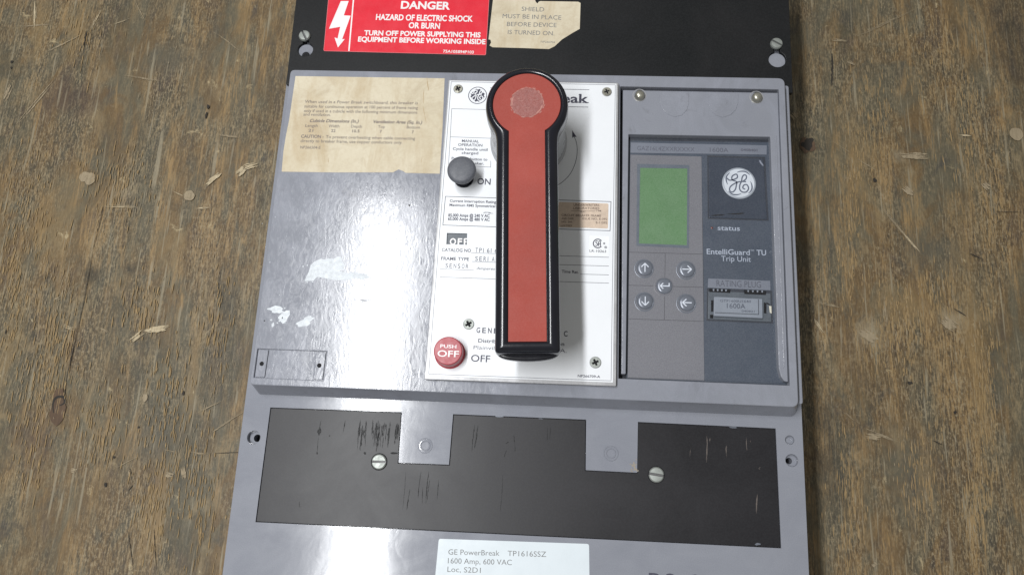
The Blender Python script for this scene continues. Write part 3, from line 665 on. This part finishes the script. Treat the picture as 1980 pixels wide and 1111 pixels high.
p.text('ON', (922.5, 356), (948.4, 357.3), zp, 11.4, .018); p.text('OFF', (910.3, 698.2), (947.4, 700), zp, 13, .012)
# Power Break wordmark (slab serifs), rules above and below
p.text('Power Break', (948, 196.5), (1138, 199.2), zp, 16.5, .022)
for x, y, w in ((1137.2, 199.0, 5.5), (1129.2, 198.9, 4.2), (1121.6, 198.7, 3.6)): p.stroke([M(x-w*.5-1.5, y-.4, zp), M(x+w*.5-1.5, y-.3, zp)], .55, zp)
p.stroke([M(1118.8, 183.2, zp), M(1124, 183.3, zp)], .5, zp)
p.line((948, 170), (1139.5, 173.8), zp, .38); p.line((948, 204), (1137.5, 207.3), zp, .42)
# rotation arrow
arc = catmull([(1108.5, 262), (1113.5, 272), (1116, 287), (1114.8, 305), (1108.6, 325), (1098, 342), (1081.7, 356), (1068, 362)], 6)
p.stroke([M(a, b, zp) for a, b in arc], .38, zp)
p.poly(MP([(1106.3, 252), (1115, 265), (1109.5, 264.5), (1106.5, 267)], zp), zp)
# ratings box
p.lines([(861.3, 379.6), (1181.4, 389.8), (1179.6, 446), (856.3, 435)], zp, .42, True)
for s, a, b, cap, w in (('Current Interruption Ratings', (869.5, 390.4), (962, 393), 4.8, .022), ('Maximum RMS Symmetrical', (869, 398.4), (957.5, 401), 4.8, .022), ('85,000 Amps @ 240 V AC', (866.5, 418.6), (946.7, 420), 5.6, .030), ('65,000 Amps @ 480 V AC', (866, 425.6), (946.7, 427.4), 5.6, .030)):
    p.text(s, a, b, zp, cap, w)
for k in range(14):
    x = random.uniform(931, 954); y = 409+(x-931)*.10+random.uniform(-.4, 2.2); p.line((x, y), (x+random.uniform(2, 7), y+.4), zp, .15)
for s, a, b, cap in (('CATALOG NO', (854, 485.8), (910.7, 487.4), 6.2), ('FRAME TYPE', (852.7, 502.4), (907, 504), 6.2)): p.text(s, a, b, zp, cap, .016)
for s, a, b in (('TP1616SS', (919, 487.6), (977, 489.6)), ('SERIAL', (918.6, 504), (965, 505.5)), ('SENSOR', (861, 517.5), (906.5, 519))): p.text(s, a, b, zp, 8.6, 0, 0, True)
p.line((911, 488.6), (960, 490.3), zp, .22); p.line((912.5, 505.3), (960, 507), zp, .25); p.line((850, 519.6), (916, 522.2), zp, .25)
p.text('Amperes', (921, 520.8), (957, 522), zp, 5, 0, .25); p.text('Time Rat.', (1086, 527), (1118.5, 528.4), zp, 5.4, .016)
p.line((850, 535.2), (962, 539.3), zp, .28)
for a, b in (((1070, 493.8), (1177.4, 497.3)), ((1070, 511), (1177.4, 514.2)), ((1122, 529.7), (1177.4, 531.2)), ((1070, 543.6), (1177.4, 547.2))): p.line(a, b, zp, .3)
p.text('GENERAL ELECTRIC', (921, 642.6), (1098.5, 649.8), zp, 9.8, .02, 0, True)
p.text('Distribution Equipment Division', (924.5, 661.4), (1091, 668), zp, 7, .016); p.text('Plainville, Connecticut U.S.A.', (915.5, 674.6), (1095.5, 681.4), zp, 7.2, -.003)
p.text('NP266709-A', (1117, 728.3), (1160.5, 730), zp, 4.6, .02)
p.build('lettering', INK, white)
# monogram: script strokes in a unit circle
GS = catmull([(-.62, .28), (-.50, .16), (-.28, .20), (-.08, .32), (-.10, .50), (-.24, .48), (-.36, .36), (-.34, .18), (-.12, .08), (-.14, -.12), (-.20, -.36), (-.36, -.52), (-.50, -.42), (-.46, -.22), (-.28, -.06), (-.06, .06), (.16, .10), (.38, .10)], 6)
ES = catmull([(.22, .12), (.38, .26), (.40, .44), (.28, .48), (.18, .34), (.14, .12), (.04, -.12), (.04, -.36), (.18, -.50), (.38, -.48), (.50, -.28), (.42, -.08), (.26, -.10), (.20, -.26), (.32, -.34)], 6)
def mono(P, c, rx, z, w, grow_=1.0):
    x, y = M(*c, z); r = abs(M(c[0]+rx, c[1], z)[0]-x)
    for s in (GS, ES): P.stroke([(x+a*r*grow_, y+b*r*grow_) for a, b in s], w*r, z)
    return x, y, r
zl = ZN+.04
lp = PR(zl); x, y = M(923.5, 184.6, zl); r = 20.2/FPX*534
lp.ring(circ(x, y, r, 48), circ(x, y, r*.92, 48), zl); lp.poly(circ(x, y, r*.76, 48), zl); lg = lp.build('round_logo', INK, white)
lp = PR(zl+.04); mono(lp, (923.5, 184.6), 20.2, zl+.04, .09, 1.05)
for k in range(4):
    a = math.pi/2*k; cx, cy = x+r*.80*math.cos(a), y+r*.80*math.sin(a); lp.poly(circ(cx, cy, r*.13, 16), zl+.045)
    for s in (1, -1):
        b = a+.20*s; lp.stroke([(x+r*.84*math.cos(b), y+r*.84*math.sin(b)), (x+r*.68*math.cos(b+.42*s), y+r*.68*math.sin(b+.42*s)), (x+r*.80*math.cos(b+.75*s), y+r*.80*math.sin(b+.75*s))], r*.09, zl+.05, True)
lp.build('monogram', WHITE, lg)
# OFF flag behind its window
z = ZN-1.2
fg = prism('off_flag', grow(MP(offw, z), .8), [], z-.3, z, FLAG)
p = PR(z+.04)
p.text('O', (869.3, 472.8), (881.5, 473.1), z, 12, .03); p.text('F', (884.5, 472.9), (893, 473.2), z, 12, .03); p.stroke([M(898.2, 473.2, z), M(898.2, 461, z)], 1.1, z+.04); p.stroke([M(898.2, 461.6, z), M(903, 461.7, z)], 1, z+.04); p.stroke([M(898.2, 467.2, z), M(902, 467.3, z)], 1, z+.04)
p.build('lettering', WPRINT, fg)
# buff certification label and white certification label
z = ZN+.10
bl = prism('certification_label', rrect(MP([(1060, 389.6), (1176.6, 393.4), (1175.6, 441.8), (1060, 438.2)], z), [.2, 1, 1, .2], 3), [], ZN+.02, z, BUFF, white)
p = PR(z+.04)
def cE(x, y): return (1075+x/8.55, 370+y/8.55)
for s, a, b, cap in (('UNDERWRITERS', cE(290, 240), cE(718, 246), 4.4), ('LABORATORIES', cE(285, 292), cE(718, 298), 4), ('INC.', cE(400, 348), cE(510, 350), 2.6), ('CIRCUIT BREAKER FRAME', cE(90, 408), cE(745, 420), 4), ('AND CASE', cE(90, 462), cE(290, 464), 3.6), ('ISSUE NO. E-392', cE(430, 466), cE(850, 474), 3.8), ('E-11592', cE(660, 532), cE(848, 536), 4.2), ('NO. 266', cE(90, 516), cE(270, 518), 3.4), ('LISTED', cE(80, 580), cE(265, 580), 3.4)):
    p.text(s, a, b, z, cap, .018)
p.stroke([M(*cE(250, 318), z), M(*cE(650, 326), z)], .3, z+.04); p.text('TM', cE(655, 330), cE(745, 334), z, 2.8, .02)
p.build('lettering', plain('label_brown_ink', (.16, .11, .085), .6, var=.3, scale=500), bl)
cl = prism('approval_label', rrect(MP([(1139.5, 455.3), (1178, 456.6), (1177.5, 495), (1139, 494)], z), .5, 3), [], ZN+.02, z, CSAW, white)
p = PR(z+.04); c0 = M(1156, 470.6, z); r = 9.1/FPX*534
pts = [(c0[0]+r*math.cos(a), c0[1]+r*math.sin(a)) for a in [math.radians(38+284*k/30) for k in range(31)]]; p.stroke(pts, .75, z+.04)
p.stroke([(c0[0]+a*r, c0[1]+b*r) for a, b in catmull([(-.02, .48), (-.25, .58), (-.46, .42), (-.36, .14), (-.1, -.06), (-.08, -.36), (-.3, -.52), (-.52, -.38)], 5)], .6, z+.04)
p.stroke([(c0[0]+a*r, c0[1]+b*r) for a, b in catmull([(.16, -.6), (.14, 0), (.2, .42), (.42, .56), (.58, .36), (.58, -.1), (.58, -.6)], 5)], .6, z+.04)
p.stroke([(c0[0]+a*r, c0[1]+b*r) for a, b in ((.16, -.06), (.58, -.06))], .6, z+.04)
p.ring(circ(*M(1168.2, 470.4, z), .75, 12), circ(*M(1168.2, 470.4, z), .3, 12), z+.04); p.ring(circ(*M(1171.2, 478, z), .95, 14), circ(*M(1171.2, 478, z), .6, 14), z+.04); p.poly(circ(*M(1171.2, 478, z), .35, 10), z+.04)
p.text('LR-10263', (1139.8, 487), (1172, 488.2), z, 4.6, .008); p.build('lettering', INK, cl)
for u, v, r, a, mt in ((885.7, 171.3, 3.4, .55, BRASS), (1173.5, 177, 3.4, .35, BRASS), (906, 625.9, 3.75, .55, STEEL), (1151.4, 700, 3.8, .45, STEEL)):
    x, y = M(u, v, ZN+.8); phillips(x, y, ZN-.05, r, a, mt, white)
    lathe('screw_seat', x, y, [(r, ZN+.05), (r+.35, ZN+.05)], FRAME, white, n=32)

# ------------------------------------------------------------------ handle
HX, HY = -.6, -57.6; TL = math.atan2(7.0+.2, 162.0)
ct, sn = math.cos(TL), math.sin(TL)
def hl(x, y):      # local handle frame: y along the grip, downwards negative
    return (HX + x*ct - y*sn, HY + x*sn + y*ct)
RI, WI, BI = 23.1, 12.4, -163.0       # inlay: head radius, half width, bottom
def key(off, nb=7):
    R = RI+off*.85; w = WI+off*1.38; bot = BI-off*1.05
    w = min(w, R-1); a = math.asin(w/R); pts = []
    n = 64
    for k in range(n+1):
        t = -math.pi/2+a+(2*math.pi-2*a)*k/n; pts.append((R*math.cos(t), R*math.sin(t)))
    # fillet at the throat then the straight grip
    yt = pts[0][1]
    ys = [(k/15)**2.6 for k in range(1, 15)]
    for q in ys: pts.append((-w, -math.sqrt(R*R-w*w)+(bot+math.sqrt(R*R-w*w))*q))
    rc = max(.3, off*.35)
    for k in range(7):
        t = math.pi+math.pi/2*k/6; pts.append((-w+rc+rc*math.cos(t), bot+rc+rc*math.sin(t)))
    for k in range(7):
        t = 1.5*math.pi+math.pi/2*k/6; pts.append((w-rc+rc*math.cos(t), bot+rc+rc*math.sin(t)))
    for q in reversed(ys): pts.append((w, -math.sqrt(R*R-w*w)+(bot+math.sqrt(R*R-w*w))*q))
    return pts
def smooth_throat(pts, it):
    n = len(pts); idx = [i for i in range(n) if -32 < pts[i][1] < -16 and abs(pts[i][0]) < RI+6]
    for _ in range(it):
        q = list(pts)
        for i in idx: q[i] = ((pts[i-1][0]+pts[i][0]*2+pts[(i+1) % n][0])/4, (pts[i-1][1]+pts[i][1]*2+pts[(i+1) % n][1])/4)
        pts = q
    return pts
prof = [(-.4, 60.0), (0, 60.05), (.15, 61.0), (.7, 61.6), (1.6, 61.95), (2.6, 61.9), (3.6, 61.5), (4.5, 60.8), (5.2, 59.8), (5.7, 58.4), (5.95, 56.5), (6.0, 53.0), (6.0, 48.0), (5.4, 46.5)]
prof = prof[:2]+catmull(prof[1:], 4)[1:]
bm = bmesh.new(); rings = []
for off, z in prof:
    pts = key(off)
    if off > 1: pts = smooth_throat(pts, int(off*3))
    rings.append([bm.verts.new(P3(*hl(x, y), z)) for x, y in pts])
for a, b in zip(rings, rings[1:]):
    for i in range(len(a)): j = (i+1) % len(a); bm.faces.new((a[i], b[i], b[j], a[j]))
bm.faces.new(rings[0]); bm.faces.new(list(reversed(rings[-1])))
bmesh.ops.recalc_face_normals(bm, faces=bm.faces)
handle = bm_obj('handle', bm, BLACK, smooth=40)
kp = [hl(x, y) for x, y in key(-.25)]
inlay = prism('red_inlay', kp, [], 60.1, 60.9, CORAL, handle, bevel=.15)
# under-grip with its rounded end
gp = [(-15, -20), (15, -20), (20.3, -60), (20.3, -160)] + [(20.3*math.cos(a), -165-7.6*math.sin(a)**.55) for a in [math.radians(3+174*k/30) for k in range(31)]] + [(-20.3, -160), (-20.3, -60)]
prism('handle_grip', [hl(x, y) for x, y in gp], [], 41, 47.5, BLACK, handle, bevel=1.5, seg=4)
# worn disc on the head
p = PR(0); cx, cy = hl(.3, 1.2); random.seed(9)
p.poly(circ(cx, cy, 11.3, 40, ry=10.8), 60.94); p.build('worn_spot', WORN, inlay)
p = PR(0)
for _ in range(58):
    a = random.uniform(0, 6.28); r = random.gauss(11.2, .5); L = random.uniform(.06, .3)
    pts = [(cx+r*math.cos(a+t*L), cy+r*.96*math.sin(a+t*L)) for t in (0, .25, .5, .75, 1)]; p.stroke(pts, random.uniform(.15, .75), 60.98, True)
for a0 in (-.6, -.9, 3.0, 2.7):
    pts = [(cx+10.4*math.cos(a0+t*.4), cy+10*math.sin(a0+t*.4)) for t in (0, .25, .5, .75, 1)]; p.stroke(pts, 1.1, 60.97, True)
for u, v in ((-7.5, 3), (4, 2), (-1, -4), (-6, 1)): p.stroke([(cx+u, cy+v), (cx+u+1.5, cy+v-.2), (cx+u+3, cy+v+.2)], .45, 60.98, True)
p.build('pale_scuff', SCUFF, inlay, kind='stuff')
# hub under the handle
lathe('handle_hub', HX-.2, HY-1.5, [(28.6, ZN+.02), (28.6, ZN+2.0), (27.4, ZN+3.0), (26.8, 30), (26.2, 48), (0, 48)], HUB, smooth=30, n=96)
# ------------------------------------------------------------------ ON knob and OFF button
x, y = -47.6, -89.0
lathe('on_knob', x, y, [(0, 21.9), (5, 21.85), (8.3, 21.6), (9.7, 21.0), (10.35, 19.9), (10.5, 18.4), (10.0, 16.8), (8.6, 15.8), (6.6, 14.6), (5.8, 13.0), (5.8, ZN+.02)], KNOB, smooth=60)
lathe('knob_collar', x, y-.4, [(7.3, ZN+.06), (7.0, ZN+.9), (5.7, ZN+1.0)], BLACK, n=40)
x, y = -49.3, -220.2
ob = lathe('off_button', x, y, [(0, 15.0), (9.2, 15.0), (9.75, 14.6), (9.95, 13.8), (10.0, ZN+.9), (10.7, ZN+.5), (10.9, ZN+.02)], BUTTON, smooth=30)
p = PR(15.05); p.text('PUSH', (851.3, 671.6), (882.3, 673), 15, 6.4, .012); p.text('OFF', (845.6, 688.4), (887, 690), 15, 11.7, .012); p.build('lettering', WPRINT, ob)

# ------------------------------------------------------------------ trip unit
ZC = -2.0
cov = [(1204.5, 174), (1504.5, 179.5), (1524, 738), (1517, 736.5), (1510.5, 728), (1506, 712), (1489.5, 264.5), (1215.5, 259.5), (1210, 722.5), (1201.5, 722.5)]
cf = prism('trip_unit_cover', MP(cov, ZC), [], -9, ZC, HOUS, bevel=.55, seg=3)
rib = prism('cover_ridge', MP([(1499, 262), (1501.5, 262), (1518.5, 700), (1515.5, 712)], ZC+.5), [], ZC, ZC+.5, HOUS, cf, bevel=.2)
# rounded thumb tabs moulded into the cover
for pts in (((1275, 176), (1275.5, 196), (1280, 210), (1290, 220), (1304, 226), (1318, 223), (1328, 213), (1332, 200), (1332, 178)), ((1370, 178), (1370, 200), (1375, 214), (1385, 223), (1398, 227), (1413, 222), (1423, 212), (1427, 200), (1427.5, 180))):
    prism('thumb_tab', MP(pts, ZC+.35), [], ZC-.1, ZC+.35, HOUS, cf, bevel=.25, seg=3)
for u, v in ((1237, 184), (1464, 188)):
    x, y = M(u, v, 0); lathe('cover_screw', x, y, [(0, 2.6), (1.8, 2.45), (3.0, 1.8), (3.7, .6), (3.9, -.8), (3.9, ZC)], BRASS, cf, n=36)
    lathe('screw_scallop', x, y+1.0, [(4.6, ZC+.05), (4.6, ZC+.06), (5.2, ZC+.06)], FRAME, cf, n=36)
ZT = -7.5
face = prism('trip_unit_face', MP([(1212, 255), (1494, 261), (1521, 744), (1211, 731.5)], ZT), [], -11, ZT, SLATE)
def tq(name, pts, h, mat, parent=face, bevel=.12, **k): return prism(name, MP(pts, ZT+h), [], ZT-.02, ZT+h, mat, parent, bevel=bevel, **k)
tq('painted_shadow_band', [(1214, 257), (1492, 262), (1492, 275.5), (1214, 272)], .03, SLATE3, bevel=0)  # dark strip paints in the shadow below the cover's top edge
hd = tq('header_strip', [(1219.5, 275.5), (1483, 281), (1482.5, 299), (1219, 295.5)], .3, STRIP)
p = PR(ZT+.35)
for s, a, b, cap, w in (('GAZ16L4ZXXRXXXX', (1232, 290.6), (1343, 293.2), 8, -.004), ('1600A', (1372.5, 293.6), (1408.5, 294.6), 8, 0), ('0408401', (1432.5, 292), (1464.5, 293), 4.6, .03)): p.text(s, a, b, ZT+.3, cap, w)
p.build('lettering', plain('strip_print', (.075, .08, .11), .5), hd)
kp_ = tq('keypad_panel', [(1219, 299), (1356.5, 302.5), (1362, 735.5), (1213.5, 730)], .35, TAUPE)
zk = ZT+.35
bz = prism('screen_bezel', MP([(1232, 317), (1333, 319.5), (1332, 479.5), (1230.5, 475)], zk+.1), [MP([(1238, 324.5), (1329, 326), (1328, 474), (1235.5, 470.5)], zk+.1)], zk-.02, zk+.15, plain('bezel_slate', (.10, .12, .15), .4), face)
prism('lcd_screen', MP([(1237.5, 324), (1329.5, 325.6), (1328.5, 474.5), (1235, 471)], zk), [], zk, zk+.05, LCD, face)
p = PR(zk+.04)
p.line((1216.5, 487.3), (1358, 491.2), zk+.04, .35); p.line((1215.5, 551), (1359.5, 555.3), zk+.04, .35); p.line((1214.5, 616), (1360.5, 620.8), zk+.04, .35); p.line((1286.3, 489.5), (1284.5, 618), zk+.04, .35); p.line((1358, 420), (1361, 620), zk+.04, .2)
p.build('groove_line', plain('groove_dark', (.05, .05, .06), .6), kp_)
def arrow(P, c, kind, z, s=1.0):
    x, y = c; st = lambda pts, w=.75: P.stroke([(x+a*s, y+b*s) for a, b in pts], w, z)
    if kind in 'udlr':
        rot = {'u': 0, 'l': math.pi/2, 'd': math.pi, 'r': -math.pi/2}[kind]
        f = lambda a, b: (a*math.cos(rot)-b*math.sin(rot), a*math.sin(rot)+b*math.cos(rot))
        st([f(0, -3.2), f(0, 3.0)]); st([f(-2.6, .5), f(0, 3.3)]); st([f(2.6, .5), f(0, 3.3)])
    else:
        st([(3.2, 2.0), (3.2, -.6)]); st([(3.5, -.3), (-3.0, -.3)]); st([(-3.1, -.3), (-1.0, 1.8)]); st([(-3.1, -.3), (-1.0, -2.4)])
for u, v, k in ((1247, 517.5, 'u'), (1328, 520.5, 'r'), (1285, 552, 'e'), (1247.5, 581.5, 'd'), (1328.5, 585, 'l')):
    x, y = M(u, v, zk+1)
    b = lathe('arrow_button', x, y, [(0, zk+1.35), (3.6, zk+1.3), (5.0, zk+1.05), (5.7, zk+.5), (6.0, zk)], KEYM, n=44, smooth=50)
    p = PR(zk+1.42); arrow(p, (x, y), k, zk+1.42); p.build('arrow_print', KEYP, b)
    lathe('button_surround', x-.5, y-.4, [(6.1, zk+.03), (6.35, zk+.16), (6.9, zk+.16), (7.15, zk+.03)], KEYM if k != 'e' else TAUPE, b, n=44)
# logo window
lw = tq('logo_window', [(1370, 303.5), (1476, 306.8), (1483, 424), (1371, 420.5)], .5, SLATE2, bevel=.3)
p = PR(0); zz = ZT+.04
q = MP([(1367.5, 300.5), (1479.5, 303.5), (1486.5, 427), (1368.5, 423)], zz); p.poly(q, zz); p.build('window_gap', SLATE3, face)
zz = ZT+.56; x, y = M(1428.8, 354.2, zz); r = 34/FPX*(538-zz)
ld_ = lathe('logo_disc', x, y, [(0, zz+.35), (r*.9, zz+.35), (r*.97, zz+.25), (r, zz)], plain('logo_rim', (.30, .33, .38), .4, metal=0), lw, n=64)
p = PR(0); p.poly(circ(x, y, r*.90, 56), zz+.42); p.build('logo_field', plain('logo_white', (.56, .60, .66), .45), ld_)
p = PR(0); mono(p, (1428.8, 354.2), 34, zz+.48, .075, 1.08)
for k in range(4):
    a0 = math.radians(100-90*k); pts = [(x+r*(.68+.16*min(1, t*1.6))*math.cos(a0-t*1.05), y+r*(.68+.16*min(1, t*1.6))*math.sin(a0-t*1.05)) for t in [i/10 for i in range(11)]]; p.stroke(pts, r*.085, zz+.48, True)
p.build('monogram', plain('logo_ink', (.08, .095, .14), .5), ld_)
p = PR(ZT+.58); sliver(p, (1404, 413.5), (1440, 412), 1.0, ZT+.58); sliver(p, (1374, 417), (1402, 415), 1.1, ZT+.58); p.build('window_nick', MARK, lw, kind='stuff')
sliver_p = PR(0); sliver(sliver_p, (1468, 309), (1476, 322), 1.6, ZT+.58); sliver_p.build('window_scuff', plain('scuff_grey', (.22, .24, .30), .5), lw, kind='stuff')
p = PR(ZT+.05)
p.text('status', (1387.5, 444.8), (1430.8, 446), ZT, 9, .01); p.text('EntelliGuard', (1366.5, 491), (1450, 493), ZT, 10, .012); p.text('TM', (1451, 486), (1458, 486), ZT, 3.5, 0); p.text('TU', (1463, 493), (1481.5, 493.6), ZT, 10, .016)
p.text('Trip Unit', (1394.5, 504.5), (1452, 506), ZT, 10, .002)
p.build('lettering', plain('pale_blue_print', (.34, .38, .46), .5), face)
lathe('status_light', *M(1376.5, 440.5, ZT), [(0, ZT+.2), (.7, ZT+.15), (.9, ZT)], plain('dim_led', (.12, .035, .03), .3), face, n=16)
# rating plug
rs = tq('rating_strip', [(1369.5, 538), (1489.5, 542.5), (1490, 561), (1368.5, 556)], .5, STRIP)
p = PR(ZT+.56); p.text('RATING PLUG', (1385.5, 553.2), (1471.5, 556.2), ZT+.5, 12, -.006); p.build('lettering', plain('strip_dark_print', (.06, .065, .09), .5), rs)
p = PR(0); zz = ZT+.05; p.poly(MP([(1367, 557), (1493, 562), (1495, 625), (1366, 620)], zz), zz); p.build('plug_recess', SLATE3, face)
bk = prism('plug_bracket', rrect(MP([(1370, 562), (1490, 567), (1491.5, 622), (1369, 616.5)], ZT+.6), .6, 3), [], ZT, ZT+.6, plain('bracket_grey', (.085, .10, .12), .35), face, bevel=.25)
p = PR(0); zz = ZT+.72
for q in ([(1371.5, 557.5), (1412, 559), (1412, 566), (1371.5, 564)], [(1439, 560), (1481, 562), (1481, 570), (1439, 568)], [(1375, 580), (1379.5, 580), (1379.5, 602), (1375, 602)], [(1373, 608), (1379, 608), (1379, 615.5), (1373, 615)], [(1477, 584), (1482, 586), (1482, 606), (1477, 605)], [(1482, 584), (1489, 588), (1489, 590), (1482, 587)]):
    p.poly(MP(q, zz), zz)
tp = PR(0)
for u in (1378, 1386, 1394, 1402, 1445, 1454, 1463, 1472):
    v = 559.2+(u-1371)*.032; tp.poly(MP([(u, v-1), (u+3.4, v-1), (u+3.0, v+2.6), (u+.6, v+2.8)], zz+.1), zz+.1)
tp.build('clip_tooth', PLUGM, bk, kind='stuff')
p.build('plug_slot', DARKHOLE, bk)
p = PR(0); p.poly(MP([(1486.8, 591), (1491.5, 591.5), (1492, 606), (1488.5, 604)], zz+.05), zz+.05); p.build('plug_contact', plain('ivory_clip', (.62, .60, .50), .35), bk)
pl = prism('rating_plug', rrect(MP([(1381, 573), (1474.5, 577.5), (1475, 615), (1380, 610.5)], ZT+2.6), .5, 3), [], ZT, ZT+2.6, PLUGM, bevel=.35)
p = PR(0); zz = ZT+2.66
p.lines([(1466.5, 579), (1467, 607.5), (1383, 604)], zz, .45)
p.text
p2 = PR(zz); p2.text('GTP1600U1640', (1392.5, 583.4), (1452, 585), zz, 4.8, .006); p2.text('1600A', (1405.5, 595), (1441.5, 596.5), zz, 9, .006); p2.text('040821', (1434, 602.8), (1459, 603.6), zz, 3.8, .01)
p2.v, p2.f = p2.v, p2.f
p2.build('lettering', plain('plug_print', (.06, .07, .10), .5), pl); p.build('plug_edge_line', SLATE3, pl)

# ------------------------------------------------------------------ inventory sticker and moulded letters below
z = ZP+.15
sk = prism('inventory_sticker', rrect([M(848.5, 1040.5, z), M(1139, 1050.5, z), M(1140.5, 1180, z), M(836, 1170, z)], 1.6), [], ZP+.01, z, STICK, cover)
p = PR(z+.04)
for s, a, b in (('GE PowerBreak', (866.8, 1071), (965.5, 1073.4)), ('TP1616SSZ', (981.5, 1073.8), (1056, 1075.6)), ('1600 Amp, 600 VAC', (866, 1088), (989.5, 1091.4)), ('Loc, S2D1', (865, 1104.4), (929.4, 1106.6))): p.text(s, a, b, z, 10.2, -.004)
p.build('lettering', CREAMINK, sk)
p = PR(ZP+.05)
for s, a, b in (('P', (1254.5, 1121), (1275, 1122)), ('O', (1284.5, 1122), (1307, 1123)), ('r', (1315, 1122.5), (1328, 1123)), ('O', (1334, 1124), (1355, 1125))): p.text(s, (a[0], a[1]+4), (b[0], b[1]+4), ZP, 18, .03)
p.build('lettering', INK, cover)
print('objects', len(bpy.data.objects))
